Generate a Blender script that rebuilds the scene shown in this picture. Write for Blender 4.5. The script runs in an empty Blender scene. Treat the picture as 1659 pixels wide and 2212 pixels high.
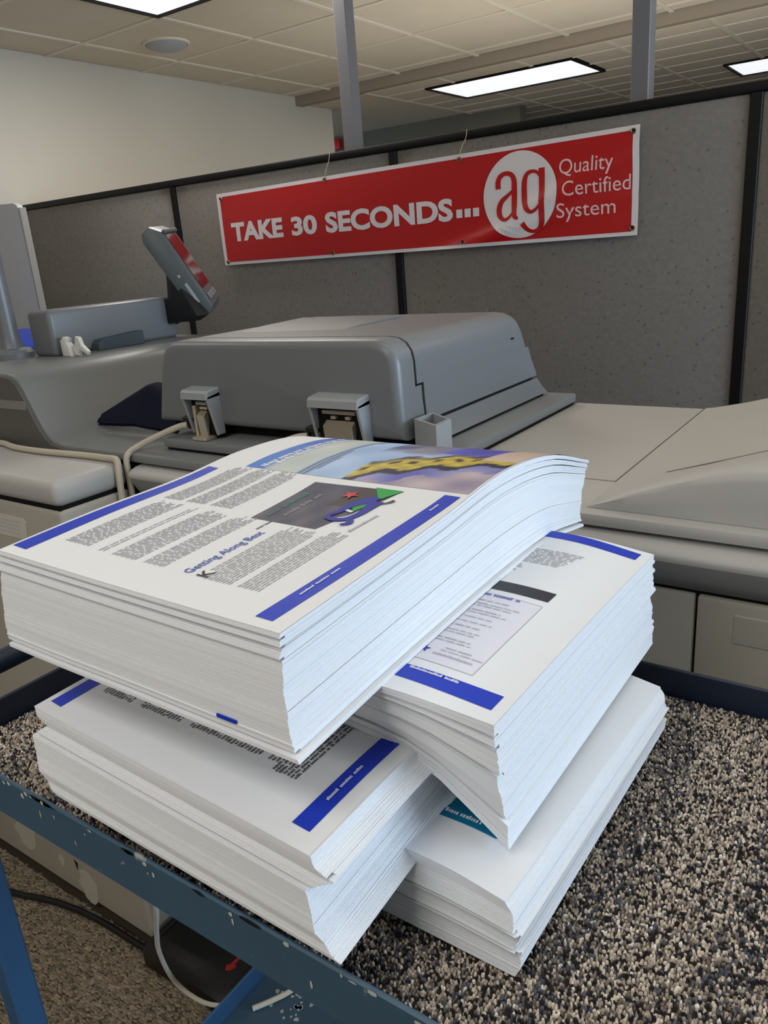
import bpy, bmesh, math, random
from mathutils import Vector, Matrix

# ------------------------------------------------------------------ camera, world, light, exposure
SC = bpy.context.scene
COL = SC.collection
Z0 = 1.45                                   # eye height above the floor; coordinates below are relative to the eye
R = math.radians


def make_camera():
    cam = bpy.data.cameras.new('camera')
    o = bpy.data.objects.new('camera', cam)
    COL.objects.link(o)
    cam.sensor_fit = 'VERTICAL'
    cam.sensor_height = 36.0
    cam.lens = 36.0 * 1674.1 / 2212.0
    cam.clip_start = 0.02
    pitch, roll, yaw = 0.3260, -0.07753, 0.62666
    h = Vector((-math.sin(yaw), math.cos(yaw), 0)); rt = Vector((math.cos(yaw), math.sin(yaw), 0)); z = Vector((0, 0, 1))
    fwd = math.cos(pitch) * h - math.sin(pitch) * z
    up = math.sin(pitch) * h + math.cos(pitch) * z
    rx = math.cos(roll) * rt + math.sin(roll) * up
    uy = -math.sin(roll) * rt + math.cos(roll) * up
    m = Matrix((rx, uy, -fwd)).transposed().to_4x4()
    m.translation = Vector((0, 0, Z0))
    o.matrix_world = m
    SC.camera = o
    return rx, uy, fwd


RX, UP, FW = make_camera()

world = bpy.data.worlds.new('world')
SC.world = world
world.use_nodes = True
bg = world.node_tree.nodes['Background']
bg.inputs[0].default_value = (0.62, 0.78, 1.0, 1)
bg.inputs[1].default_value = 1.6

SC.view_settings.view_transform = 'Standard'
SC.view_settings.look = 'None'
SC.view_settings.gamma = 1.0
SC.view_settings.use_curve_mapping = False
SC.view_settings.exposure = 0.0


def area(name, loc, rot, sx, sy, power, color):
    l = bpy.data.lights.new(name, 'AREA')
    l.shape = 'RECTANGLE'; l.size = sx; l.size_y = sy; l.energy = power; l.color = color
    o = bpy.data.objects.new(name, l)
    o.location = (loc[0], loc[1], loc[2] + Z0); o.rotation_euler = rot
    COL.objects.link(o)
    return o


WARM = (1.0, 0.97, 0.925)
# unseen ceiling lights carrying on the room's grid, plus added fills near the camera
area('unseen_ceiling_light', (-0.5, 0.9, 1.10), (0, 0, 0), 1.15, 0.55, 3.0, WARM)
area('unseen_ceiling_light', (-0.6, -0.45, 1.10), (0, 0, 0), 1.15, 0.55, 10.5, WARM)  # added unseen light, set high to shade the ledges between paper bundles
area('unseen_ceiling_light', (-0.7, -1.7, 1.10), (0, 0, 0), 1.15, 0.55, 21, (1.0, 0.92, 0.83))  # added unseen fill that lifts the sides turned to the camera
area('unseen_ceiling_light', (-2.9, 0.9, 1.10), (0, 0, 0), 1.15, 0.55, 6, WARM)
area('unseen_ceiling_light', (1.0, 3.9, 1.10), (0, 0, 0), 1.15, 0.55, 8, WARM)
# unseen upward fills added only to brighten the ceiling; no fixture stands there
area('unseen_upward_fill', (-1.3, 3.9, -0.35), (R(180), 0, 0), 2.4, 0.8, 22, (1.0, 0.96, 0.88))
area('unseen_upward_fill', (0.9, 1.9, 0.25), (R(180), 0, 0), 1.2, 0.5, 24, (1.0, 0.96, 0.88))
# daylight through the window band of the right-hand wall
area('window_daylight', (3.4, 1.7, 0.05), (0, R(90), 0), 1.3, 2.2, 122, (0.63, 0.80, 1.0))


# ------------------------------------------------------------------ helpers
WL = {}                                     # world location of every object made here (none is rotated)


def s2l(c):
    return tuple(((v / 255.0) / 12.92 if v / 255.0 <= 0.04045 else ((v / 255.0 + 0.055) / 1.055) ** 2.4) for v in c)


def mat(name, rgb, rough=0.55, spec=0.4, metal=0.0, vary=0.0, vscale=8.0, bump=0.0, bscale=200.0, emit=None, estr=0.0, attr=None, coat=0.0):
    m = bpy.data.materials.new(name)
    m.use_nodes = True
    nt = m.node_tree
    b = nt.nodes['Principled BSDF']
    col = s2l(rgb) + (1.0,)
    b.inputs['Base Color'].default_value = col
    b.inputs['Roughness'].default_value = rough
    b.inputs['Specular IOR Level'].default_value = spec
    b.inputs['Metallic'].default_value = metal
    b.inputs['Coat Weight'].default_value = coat
    b.inputs['Coat Roughness'].default_value = 0.15
    tc = nt.nodes.new('ShaderNodeTexCoord')
    if attr:
        a = nt.nodes.new('ShaderNodeAttribute'); a.attribute_name = attr
        nt.links.new(a.outputs['Color'], b.inputs['Base Color'])
    elif vary > 0:
        n = nt.nodes.new('ShaderNodeTexNoise'); n.inputs['Scale'].default_value = vscale; n.inputs['Detail'].default_value = 4
        geo = nt.nodes.new('ShaderNodeNewGeometry')
        nt.links.new(geo.outputs['Position'], n.inputs['Vector'])
        mx = nt.nodes.new('ShaderNodeMix'); mx.data_type = 'RGBA'
        mx.inputs['A'].default_value = tuple(v * (1 - vary) for v in col[:3]) + (1,)
        mx.inputs['B'].default_value = tuple(min(1, v * (1 + vary)) for v in col[:3]) + (1,)
        nt.links.new(n.outputs['Fac'], mx.inputs['Factor'])
        nt.links.new(mx.outputs['Result'], b.inputs['Base Color'])
    if bump > 0:
        n = nt.nodes.new('ShaderNodeTexNoise'); n.inputs['Scale'].default_value = bscale; n.inputs['Detail'].default_value = 3
        geo = nt.nodes.new('ShaderNodeNewGeometry')
        nt.links.new(geo.outputs['Position'], n.inputs['Vector'])
        bp = nt.nodes.new('ShaderNodeBump'); bp.inputs['Strength'].default_value = bump; bp.inputs['Distance'].default_value = 0.002
        nt.links.new(n.outputs['Fac'], bp.inputs['Height'])
        nt.links.new(bp.outputs['Normal'], b.inputs['Normal'])
    if emit:
        b.inputs['Emission Color'].default_value = emit + (1,)
        b.inputs['Emission Strength'].default_value = estr
    return m


def speckle(name, base, spots, scale, thr=0.23, rough=0.9, bump=0.4, bscale=700, vary=0.1):
    """fabric / panel with small dark flecks"""
    m = mat(name, base, rough, 0.15, vary=0, bump=bump, bscale=bscale)
    nt = m.node_tree; b = nt.nodes['Principled BSDF']
    geo = nt.nodes.new('ShaderNodeNewGeometry')
    v = nt.nodes.new('ShaderNodeTexVoronoi'); v.inputs['Scale'].default_value = scale
    nt.links.new(geo.outputs['Position'], v.inputs['Vector'])
    mr = nt.nodes.new('ShaderNodeMapRange'); mr.inputs['From Min'].default_value = thr * 0.6; mr.inputs['From Max'].default_value = thr
    nt.links.new(v.outputs['Distance'], mr.inputs['Value'])
    sel = nt.nodes.new('ShaderNodeSeparateColor')
    nt.links.new(v.outputs['Color'], sel.inputs['Color'])
    gt = nt.nodes.new('ShaderNodeMath'); gt.operation = 'LESS_THAN'; gt.inputs[1].default_value = 0.6
    nt.links.new(sel.outputs['Red'], gt.inputs[0])
    mxv = nt.nodes.new('ShaderNodeMath'); mxv.operation = 'MAXIMUM'
    nt.links.new(mr.outputs['Result'], mxv.inputs[0]); nt.links.new(gt.outputs['Value'], mxv.inputs[1])
    n = nt.nodes.new('ShaderNodeTexNoise'); n.inputs['Scale'].default_value = 90; n.inputs['Detail'].default_value = 6
    nt.links.new(geo.outputs['Position'], n.inputs['Vector'])
    c = s2l(base)
    mb = nt.nodes.new('ShaderNodeMix'); mb.data_type = 'RGBA'
    mb.inputs['A'].default_value = tuple(x * (1 - vary * 2) for x in c) + (1,)
    mb.inputs['B'].default_value = tuple(x * (1 + vary * 2) for x in c) + (1,)
    nt.links.new(n.outputs['Fac'], mb.inputs['Factor'])
    mx = nt.nodes.new('ShaderNodeMix'); mx.data_type = 'RGBA'
    mx.inputs['A'].default_value = s2l(spots) + (1,)
    nt.links.new(mxv.outputs['Value'], mx.inputs['Factor'])
    nt.links.new(mb.outputs['Result'], mx.inputs['B'])
    nt.links.new(mx.outputs['Result'], b.inputs['Base Color'])
    return m


class B:
    """collects geometry (eye-relative coordinates) for one mesh object"""
    def __init__(s):
        s.bm = bmesh.new()

    def face(s, pts):
        vs = [s.bm.verts.new(p) for p in pts]
        return s.bm.faces.new(vs)

    def mesh(s, verts, faces):
        vs = [s.bm.verts.new(v) for v in verts]
        for f in faces:
            try:
                s.bm.faces.new([vs[i] for i in f])
            except ValueError:
                pass
        return vs

    def box(s, x0, x1, y0, y1, z0, z1, bev=0.0, seg=2, M=None):
        P = [(x0, y0, z0), (x1, y0, z0), (x1, y1, z0), (x0, y1, z0), (x0, y0, z1), (x1, y0, z1), (x1, y1, z1), (x0, y1, z1)]
        F = [(0, 3, 2, 1), (4, 5, 6, 7), (0, 1, 5, 4), (1, 2, 6, 5), (2, 3, 7, 6), (3, 0, 4, 7)]
        if M is not None:
            P = [M @ Vector(p) for p in P]
        t = bmesh.new()
        vs = [t.verts.new(p) for p in P]
        for f in F:
            t.faces.new([vs[i] for i in f])
        if bev > 0:
            bmesh.ops.bevel(t, geom=t.edges[:], offset=bev, segments=seg, profile=0.5, affect='EDGES', clamp_overlap=True)
        s.join(t)
        return s

    def join(s, t):
        t.verts.index_update()
        m = {v: s.bm.verts.new(v.co) for v in t.verts}
        for f in t.faces:
            try:
                s.bm.faces.new([m[v] for v in f.verts])
            except ValueError:
                pass
        t.free()

    def prism(s, prof, axis, a0, a1, bev=0.0, seg=3, ends=(True, True), belt=None):
        """prof: 2D outline; axis 'x': prof=(y,z); 'y': prof=(x,z); 'z': prof=(x,y). bevels the rim of the chosen ends"""
        def P(p, a):
            return {'x': (a, p[0], p[1]), 'y': (p[0], a, p[1]), 'z': (p[0], p[1], a)}[axis]
        t = bmesh.new()
        A = [t.verts.new(P(p, a0)) for p in prof]; Bv = [t.verts.new(P(p, a1)) for p in prof]
        n = len(prof)
        fa = t.faces.new(A[::-1]); fb = t.faces.new(Bv)
        for i in range(n):
            t.faces.new((A[i], A[(i + 1) % n], Bv[(i + 1) % n], Bv[i]))
        bmesh.ops.recalc_face_normals(t, faces=t.faces[:])
        if bev > 0:
            es = []
            if ends[0]: es += fa.edges[:]
            if ends[1]: es += fb.edges[:]
            bmesh.ops.bevel(t, geom=es, offset=bev, segments=seg, profile=0.5, affect='EDGES', clamp_overlap=True)
        s.join(t)
        return s

    def tube(s, pts, r, n=8, smooth=4, caps=True):
        pts = [Vector(p) for p in pts]
        if smooth > 1 and len(pts) > 2:
            q = []
            for i in range(len(pts) - 1):
                p0 = pts[max(i - 1, 0)]; p1 = pts[i]; p2 = pts[i + 1]; p3 = pts[min(i + 2, len(pts) - 1)]
                for k in range(smooth):
                    t = k / smooth
                    q.append(0.5 * ((2 * p1) + (-p0 + p2) * t + (2 * p0 - 5 * p1 + 4 * p2 - p3) * t * t + (-p0 + 3 * p1 - 3 * p2 + p3) * t ** 3))
            q.append(pts[-1]); pts = q
        rings = []
        ref = None
        for i, p in enumerate(pts):
            d = (pts[min(i + 1, len(pts) - 1)] - pts[max(i - 1, 0)]).normalized()
            if ref is None:
                ref = d.orthogonal().normalized()
            else:
                ref = (ref - d * ref.dot(d)).normalized()
            bn = d.cross(ref)
            rr = r(i / (len(pts) - 1)) if callable(r) else r
            rings.append([s.bm.verts.new(p + (ref * math.cos(2 * math.pi * k / n) + bn * math.sin(2 * math.pi * k / n)) * rr) for k in range(n)])
        for a, b in zip(rings, rings[1:]):
            for k in range(n):
                s.bm.faces.new((a[k], a[(k + 1) % n], b[(k + 1) % n], b[k]))
        if caps:
            s.bm.faces.new(rings[0][::-1]); s.bm.faces.new(rings[-1])
        return s

    def lathe(s, prof, cx, cy, n=24, axis='z'):
        rings = []
        for (r, z) in prof:
            if r < 1e-6:
                rings.append([s.bm.verts.new((cx, cy, z))])
            else:
                rings.append([s.bm.verts.new((cx + r * math.cos(2 * math.pi * k / n), cy + r * math.sin(2 * math.pi * k / n), z)) for k in range(n)])
        for a, b in zip(rings, rings[1:]):
            for k in range(n):
                va = a[k % len(a)]; vb = a[(k + 1) % len(a)]; vc = b[(k + 1) % len(b)]; vd = b[k % len(b)]
                f = []
                for v in (va, vb, vc, vd):
                    if v not in f: f.append(v)
                if len(f) > 2:
                    s.bm.faces.new(f)
        return s

    def grid(s, fn, nu, nv):
        V = [[s.bm.verts.new(fn(i / nu, j / nv)) for j in range(nv + 1)] for i in range(nu + 1)]
        for i in range(nu):
            for j in range(nv):
                s.bm.faces.new((V[i][j], V[i + 1][j], V[i + 1][j + 1], V[i][j + 1]))
        return V

    def sphere(s, c, rx, ry, rz, n=8, m=6):
        rings = []
        for j in range(m + 1):
            a = -math.pi / 2 + math.pi * j / m
            if j in (0, m):
                rings.append([s.bm.verts.new((c[0], c[1], c[2] + rz * math.sin(a)))])
            else:
                rings.append([s.bm.verts.new((c[0] + rx * math.cos(a) * math.cos(2 * math.pi * k / n), c[1] + ry * math.cos(a) * math.sin(2 * math.pi * k / n), c[2] + rz * math.sin(a))) for k in range(n)])
        for a, b in zip(rings, rings[1:]):
            for k in range(n):
                f = []
                for v in (a[k % len(a)], a[(k + 1) % len(a)], b[(k + 1) % len(b)], b[k % len(b)]):
                    if v not in f: f.append(v)
                s.bm.faces.new(f)
        return s

    def obj(s, name, material, parent=None, smooth=35, normals=True, colors=None):
        bm = s.bm
        if normals:
            bmesh.ops.recalc_face_normals(bm, faces=bm.faces[:])
        me = bpy.data.meshes.new(name)
        lo = Vector((1e9,) * 3); hi = Vector((-1e9,) * 3)
        for v in bm.verts:
            for k in range(3):
                lo[k] = min(lo[k], v.co[k]); hi[k] = max(hi[k], v.co[k])
        c = Vector(((lo.x + hi.x) / 2, (lo.y + hi.y) / 2, lo.z))
        for v in bm.verts:
            v.co -= c
        bm.to_mesh(me); bm.free()
        mats = material if isinstance(material, (list, tuple)) else [material]
        for m in mats:
            me.materials.append(m)
        if smooth:
            me.shade_smooth()
            me.set_sharp_from_angle(angle=R(smooth))
        return link(name, me, c, parent)


def link(name, me, c, parent=None):
    """c: eye-relative world position of the mesh origin"""
    o = bpy.data.objects.new(name, me)
    COL.objects.link(o)
    w = Vector((c[0], c[1], c[2] + Z0))
    WL[o] = w
    if parent is not None:
        o.parent = parent
        o.location = w - WL[parent]
    else:
        o.location = w
    return o


def tag(o, label=None, cat=None, group=None, kind=None):
    if label: o['label'] = label
    if cat: o['category'] = cat
    if group: o['group'] = group
    if kind: o['kind'] = kind
    return o


def thing(name, label, cat, loc, group=None):
    o = bpy.data.objects.new(name, None)
    o.empty_display_size = 0.05
    COL.objects.link(o)
    w = Vector((loc[0], loc[1], loc[2] + Z0)); o.location = w; WL[o] = w
    return tag(o, label, cat, group)


def empty_structure(name, loc):
    o = bpy.data.objects.new(name, None)
    COL.objects.link(o)
    w = Vector((loc[0], loc[1], loc[2] + Z0)); o.location = w; WL[o] = w
    o['kind'] = 'structure'
    return o


def text_mesh(body, size, bold=0.0, shear=0.0, spacing=1.0, extrude=0.0, res=4):
    """(verts, faces) of a line of text laid in the xy plane, starting at x=0 on the baseline"""
    cu = bpy.data.curves.new('lettering', 'FONT')
    cu.body = body; cu.size = size; cu.offset = bold; cu.shear = shear; cu.space_character = spacing
    cu.extrude = extrude; cu.resolution_u = res; cu.fill_mode = 'FRONT' if extrude == 0 else 'BOTH'
    o = bpy.data.objects.new('lettering', cu)
    COL.objects.link(o)
    dg = bpy.context.evaluated_depsgraph_get()
    me = bpy.data.meshes.new_from_object(o.evaluated_get(dg))
    vs = [v.co.copy() for v in me.vertices]; fs = [tuple(p.vertices) for p in me.polygons]
    bpy.data.objects.remove(o); bpy.data.meshes.remove(me); bpy.data.curves.remove(cu)
    return vs, fs


def ribbon(pts, w):
    """outline quads of a stroke; w a number or one width per point; returns verts2d, faces"""
    vs, fs = [], []
    q = []
    n = len(pts)
    ws = w if isinstance(w, (list, tuple)) else [w] * n
    P = [Vector((p[0], p[1])) for p in pts]
    Q, W = [], []
    for i in range(n - 1):
        p0 = P[max(i - 1, 0)]; p1 = P[i]; p2 = P[i + 1]; p3 = P[min(i + 2, n - 1)]
        for k in range(5):
            t = k / 5
            Q.append(0.5 * ((2 * p1) + (-p0 + p2) * t + (2 * p0 - 5 * p1 + 4 * p2 - p3) * t * t + (-p0 + 3 * p1 - 3 * p2 + p3) * t ** 3))
            W.append(ws[i] * (1 - t) + ws[i + 1] * t)
    Q.append(P[-1]); W.append(ws[-1])
    for i, p in enumerate(Q):
        d = (Q[min(i + 1, len(Q) - 1)] - Q[max(i - 1, 0)])
        if d.length < 1e-9: d = Vector((1, 0))
        d.normalize(); nn = Vector((-d.y, d.x))
        vs += [p + nn * W[i] / 2, p - nn * W[i] / 2]
        if i:
            a = 2 * (i - 1)
            fs.append((a, a + 1, a + 3, a + 2))
    return vs, fs


# ------------------------------------------------------------------ materials
M = dict(
    ceiling=mat('ceiling_board', (214, 203, 184), 0.95, 0.1, vary=0.06, vscale=6, bump=0.25, bscale=260),
    grid=mat('ceiling_grid_paint', (226, 216, 198), 0.6, 0.3),
    soffit=mat('soffit_paint', (158, 146, 130), 0.8, 0.2),
    wall=mat('wall_paint', (205, 198, 184), 0.8, 0.2, vary=0.02, vscale=2, bump=0.05, bscale=120),
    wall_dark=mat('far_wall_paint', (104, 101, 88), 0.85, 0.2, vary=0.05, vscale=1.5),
    black=mat('black_trim', (7, 7, 8), 0.55, 0.25),
    fabric=speckle('partition_fabric', (122, 117, 111), (102, 97, 92), 44, thr=0.24, vary=0.11),
    pole=mat('pole_paint', (108, 107, 111), 0.45, 0.5),
    light=mat('troffer_lens', (245, 246, 250), 0.4, 0.3, emit=(0.95, 0.97, 1.0), estr=0.9),
    gray=mat('scanner_grey_plastic', (112, 115, 118), 0.36, 0.5, bump=0.04, bscale=900),
    gray_dark=mat('dark_grey_plastic', (92, 90, 86), 0.5, 0.4, bump=0.04, bscale=900),
    plate=mat('platen_grey_plastic', (122, 125, 126), 0.40, 0.4, bump=0.04, bscale=900),
    beige=mat('copier_beige_plastic', (180, 178, 175), 0.5, 0.4, vary=0.02, vscale=4, bump=0.04, bscale=900),
    beige_low=mat('copier_panel_beige', (172, 167, 156), 0.55, 0.35, vary=0.03, vscale=5),
    gap=mat('panel_gap_black', (12, 12, 13), 0.7, 0.2),
    metal=mat('hinge_steel', (196, 186, 166), 0.34, 0.5, metal=0.6),
    bracket=mat('hinge_cover_grey', (150, 154, 157), 0.45, 0.4),
    screen_body=mat('console_grey', (76, 82, 83), 0.4, 0.5),
    screen=mat('console_screen', (60, 40, 40), 0.08, 0.6),
    arm_dark=mat('console_bracket_black', (24, 26, 28), 0.5, 0.35),
    cable=mat('cable_beige', (190, 181, 163), 0.5, 0.4),
    cable_w=mat('cable_white', (214, 210, 196), 0.5, 0.4),
    cable_b=mat('cable_black', (20, 19, 18), 0.5, 0.4),
    navy=mat('navy_cloth', (16, 18, 38), 0.85, 0.2, bump=0.3, bscale=500),
    blue_bin=mat('bin_blue_plastic', (24, 58, 168), 0.4, 0.45),
    cabinet=mat('cabinet_grey_paint', (168, 169, 172), 0.5, 0.4, vary=0.02, vscale=3),
    trim_light=mat('cabinet_edge_trim', (128, 125, 120), 0.5, 0.4),
    paper=mat('paper_white', (228, 230, 233), 0.75, 0.25),
    blue_ink=mat('ink_blue', (26, 56, 186), 0.5, 0.35),
    ink_white=mat('paper_white_lettering', (232, 236, 246), 0.7, 0.25),
    ink_text=mat('ink_text_grey', (186, 186, 191), 0.75, 0.2),
    ink_dark=mat('ink_black', (46, 46, 52), 0.5, 0.35),
    ink_head=mat('ink_heading_blue', (92, 108, 176), 0.7, 0.2),
    ink_teal=mat('ink_teal', (4, 112, 150), 0.5, 0.35),
    ink_red=mat('ink_red', (200, 74, 78), 0.6, 0.3),
    ink_green=mat('ink_green', (50, 160, 76), 0.6, 0.3),
    ink_navy=mat('ink_violet_blue', (58, 60, 158), 0.6, 0.3),
    tint=mat('ink_pale_grey_box', (222, 222, 232), 0.75, 0.2),
    photo=mat('ink_photo', (255, 255, 255), 0.55, 0.3, attr='Col'),
    carpet=mat('carpet_yarn', (255, 255, 255), 0.95, 0.05, attr='Col'),
    carpet_base=mat('carpet_backing', (74, 66, 57), 1.0, 0.0),
    red=mat('banner_red_vinyl', (184, 24, 26), 0.28, 0.45),
    white_v=mat('banner_white_vinyl', (226, 220, 220), 0.3, 0.45),
    pink_v=mat('banner_thin_lettering', (236, 200, 198), 0.32, 0.45),
    brass=mat('grommet_brass', (120, 106, 82), 0.4, 0.5, metal=0.8),
    string=mat('string_jute', (190, 172, 140), 0.9, 0.1),
    white_plastic=mat('white_plastic', (226, 226, 220), 0.4, 0.45),
    flap=mat('slate_flap', (66, 76, 84), 0.5, 0.4),
    sticker=mat('sticker_paper', (206, 202, 194), 0.7, 0.2),
    alarm=mat('alarm_red', (196, 30, 28), 0.45, 0.4),
    box_black=mat('black_box_plastic', (9, 9, 10), 0.35, 0.45),
    box_red=mat('red_emblem', (160, 34, 40), 0.5, 0.4),
    chip=mat('bare_chipped_paint', (186, 190, 180), 0.6, 0.3),
    window=mat('window_glass', (210, 225, 235), 0.05, 0.5),
)


def steel_paint():
    m = mat('blue_cart_paint', (62, 90, 110), 0.42, 0.45, vary=0.12, vscale=14, bump=0.12, bscale=60)
    nt = m.node_tree; b = nt.nodes['Principled BSDF']
    src = b.inputs['Base Color'].links[0].from_socket
    geo = nt.nodes.new('ShaderNodeNewGeometry')
    n = nt.nodes.new('ShaderNodeTexNoise'); n.inputs['Scale'].default_value = 55; n.inputs['Detail'].default_value = 5
    nt.links.new(geo.outputs['Position'], n.inputs['Vector'])
    mr = nt.nodes.new('ShaderNodeMapRange'); mr.inputs['From Min'].default_value = 0.70; mr.inputs['From Max'].default_value = 0.73
    nt.links.new(n.outputs['Fac'], mr.inputs['Value'])
    mx = nt.nodes.new('ShaderNodeMix'); mx.data_type = 'RGBA'
    nt.links.new(mr.outputs['Result'], mx.inputs['Factor'])
    nt.links.new(src, mx.inputs['A'])
    mx.inputs['B'].default_value = s2l((150, 158, 156)) + (1,)
    nt.links.new(mx.outputs['Result'], b.inputs['Base Color'])
    return m


M['steel'] = steel_paint()
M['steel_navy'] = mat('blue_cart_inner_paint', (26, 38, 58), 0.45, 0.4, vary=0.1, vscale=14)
M['steel_blue'] = mat('blue_cart_leg_paint', (54, 92, 130), 0.42, 0.45, vary=0.08, vscale=14)


# ------------------------------------------------------------------ room shell
def structure(name, b, m, parent=None, smooth=0):
    o = b.obj(name, m, parent, smooth=smooth)
    if parent is None:
        o['kind'] = 'structure'
    return o


XW = -4.13
CZ, CF = 1.12, 1.06
floor = structure('floor', B().box(-9, 3.7, -2.6, 10.2, -1.55, -1.45), M['carpet_base'])
structure('wall_left', B().box(XW - 0.12, XW, -2.6, 5.42, -1.45, 1.2), M['wall'])
structure('wall_back', B().box(-4.3, 3.7, -2.72, -2.6, -1.45, 1.2), M['wall'])
b = B()
b.box(3.5, 3.62, -2.6, 10.1, -1.45, -0.65).box(3.5, 3.62, -2.6, 10.1, 0.72, 1.2)
b.box(3.5, 3.62, -2.6, -1.6, -0.65, 0.72).box(3.5, 3.62, 2.8, 10.1, -0.65, 0.72)
structure('wall_right', b, M['wall'])
b = B()
for y in (-1.6, -0.5, 0.6, 1.7, 2.76):
    b.box(3.53, 3.59, y, y + 0.04, -0.65, 0.72)
b.box(3.53, 3.59, -1.6, 2.8, -0.65, -0.61).box(3.53, 3.59, -1.6, 2.8, 0.68, 0.72)
structure('window_1', b, M['trim_light'])
structure('wall_far', B().box(-9, 3.7, 10.1, 10.2, -1.45, 1.2), M['wall'])
structure('wall_far_left', B().box(-9, -3.09, 6.65, 6.77, -1.45, 1.2), M['wall_dark'])
structure('wall_outer', B().box(-9.1, -9, 5.3, 10.1, -1.45, 1.2), M['wall'])

# suspended ceilings: a slab with tiles and grid bars hung just below it
ceil = structure('ceiling', B().box(-4.3, 3.6, -2.7, 5.05, CZ + 0.012, CZ + 0.1), M['ceiling'])
ceil_far = structure('ceiling_far', B().box(-9, 3.7, 5.05, 10.2, CF + 0.010, CF + 0.1), M['ceiling'])
structure('trim_1', B().box(XW, 3.5, 4.985, 5.06, CF - 0.004, CZ + 0.05), M['soffit'])


def tile_mesh(w, d, t, bev):
    b = B().box(-w / 2, w / 2, -d / 2, d / 2, 0, t, bev, 1)
    me = bpy.data.meshes.new('ceiling_tile')
    bmesh.ops.recalc_face_normals(b.bm, faces=b.bm.faces[:])
    b.bm.to_mesh(me); b.bm.free()
    me.materials.append(M['ceiling'])
    return me


def lay_tiles(xs, ys, z, gap, t, parent, skip):
    cache = {}
    for i in range(len(xs) - 1):
        for j in range(len(ys) - 1):
            x0, x1, y0, y1 = xs[i], xs[i + 1], ys[j], ys[j + 1]
            cy = (y0 + y1) / 2
            spans = [(x0, x1)]
            for a, b_, c, d in skip:                       # cut the tile where a light sits
                if c < cy < d:
                    spans = [q for p0, p1 in spans for q in ((p0, min(p1, a)), (max(p0, b_), p1)) if q[1] - q[0] > 0.05]
            for p0, p1 in spans:
                k = (round(p1 - p0, 3), round(y1 - y0, 3))
                if k not in cache:
                    cache[k] = tile_mesh(k[0] - gap, k[1] - gap, t, 0.004)
                link('ceiling_tile', cache[k], ((p0 + p1) / 2, cy, z), parent)


NX = [XW, -3.805, -3.205, -2.605, -2.005, -1.405, -0.805, -0.205, 0.395]
NY = [0.99, 1.634, 2.278, 2.92, 3.562, 4.206, 4.85, 4.985]
L1 = (-3.205, -2.005, 2.278, 2.92)
lay_tiles(NX, NY, CZ - 0.002, 0.022, 0.02, ceil, [L1])
def grid_bars(xs, ys, x_span, y_span, hw, z0, z1, parent, holes):
    """ceiling bars along both directions, interrupted where a light sits in the grid"""
    for x in xs:
        cuts = sorted((c, d) for a, b_, c, d in holes if a - 0.02 < x < b_ + 0.02)
        y = y_span[0]
        for c, d in cuts + [(y_span[1], None)]:
            if c - y > 0.03:
                B().box(x - hw[0], x + hw[0], y, c, z0, z1).obj('grid_bar', M['grid'], parent, smooth=0)
            y = d
    for y in ys:
        cuts = sorted((a, b_) for a, b_, c, d in holes if c - 0.02 < y < d + 0.02)
        x = x_span[0]
        for a, b_ in cuts + [(x_span[1], None)]:
            if a - x > 0.03:
                B().box(x, a, y - hw[1], y + hw[1], z0 + 0.0005, z1).obj('grid_bar', M['grid'], parent, smooth=0)
            x = b_


grid_bars(NX[1:], NY[:-1], (XW, 0.395), (0.99, 4.985), (0.012, 0.012), CZ - 0.008, CZ + 0.012, ceil, [L1])
FX = [-4.713 + 0.583 * i for i in range(10)]
FY = [5.06, 5.31, 5.615, 5.92, 6.225, 6.53, 6.835, 7.14, 7.445, 7.75, 8.055, 8.36, 8.665]
L2 = (-3.2, -2.1, 5.31, 5.92)
L3 = (-1.46, -0.36, 6.53, 7.14)
FX2 = [-3.547 + 0.583 * i for i in range(8)]
lay_tiles(FX2, FY, CF - 0.002, 0.016, 0.016, ceil_far, [L2, (-1.47, -0.36, 6.53, 7.14)])
grid_bars(FX2, FY, (FX2[0], FX2[-1]), (5.06, 8.665), (0.012, 0.008), CF - 0.006, CF + 0.010, ceil_far, [L2, (-1.47, -0.36, 6.53, 7.14)])


def troffer(x0, x1, y0, y1, z, label, power):
    t = thing('ceiling_light', label, 'light', ((x0 + x1) / 2, (y0 + y1) / 2, z))
    f = 0.022
    b = B()
    b.box(x0, x1, y0, y0 + f, z - 0.012, z + 0.03).box(x0, x1, y1 - f, y1, z - 0.012, z + 0.03)
    b.box(x0, x0 + f, y0 + f, y1 - f, z - 0.012, z + 0.03).box(x1 - f, x1, y0 + f, y1 - f, z - 0.012, z + 0.03)
    b.obj('frame', M['black'], t, smooth=0)
    lens = B().box(x0 + f, x1 - f, y0 + f, y1 - f, z - 0.004, z + 0.02).obj('lens', M['light'], t, smooth=0)
    l = area('lamp', ((x0 + x1) / 2, (y0 + y1) / 2, z - 0.02), (0, 0, 0), x1 - x0 - 0.1, y1 - y0 - 0.1, power, (1.0, 0.95, 0.87))
    l.parent = t; l.location = l.location - WL[t]
    return t


troffer(*L1, CZ, 'long ceiling light cut by the top of the frame above the white wall', 22)
troffer(*L2, CF, 'whole rectangular ceiling light between the two grey poles', 12)
troffer(-1.47, -0.36, 6.53, 7.14, CF, 'partly hidden ceiling light right of both poles above the partition corner', 10)

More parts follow.
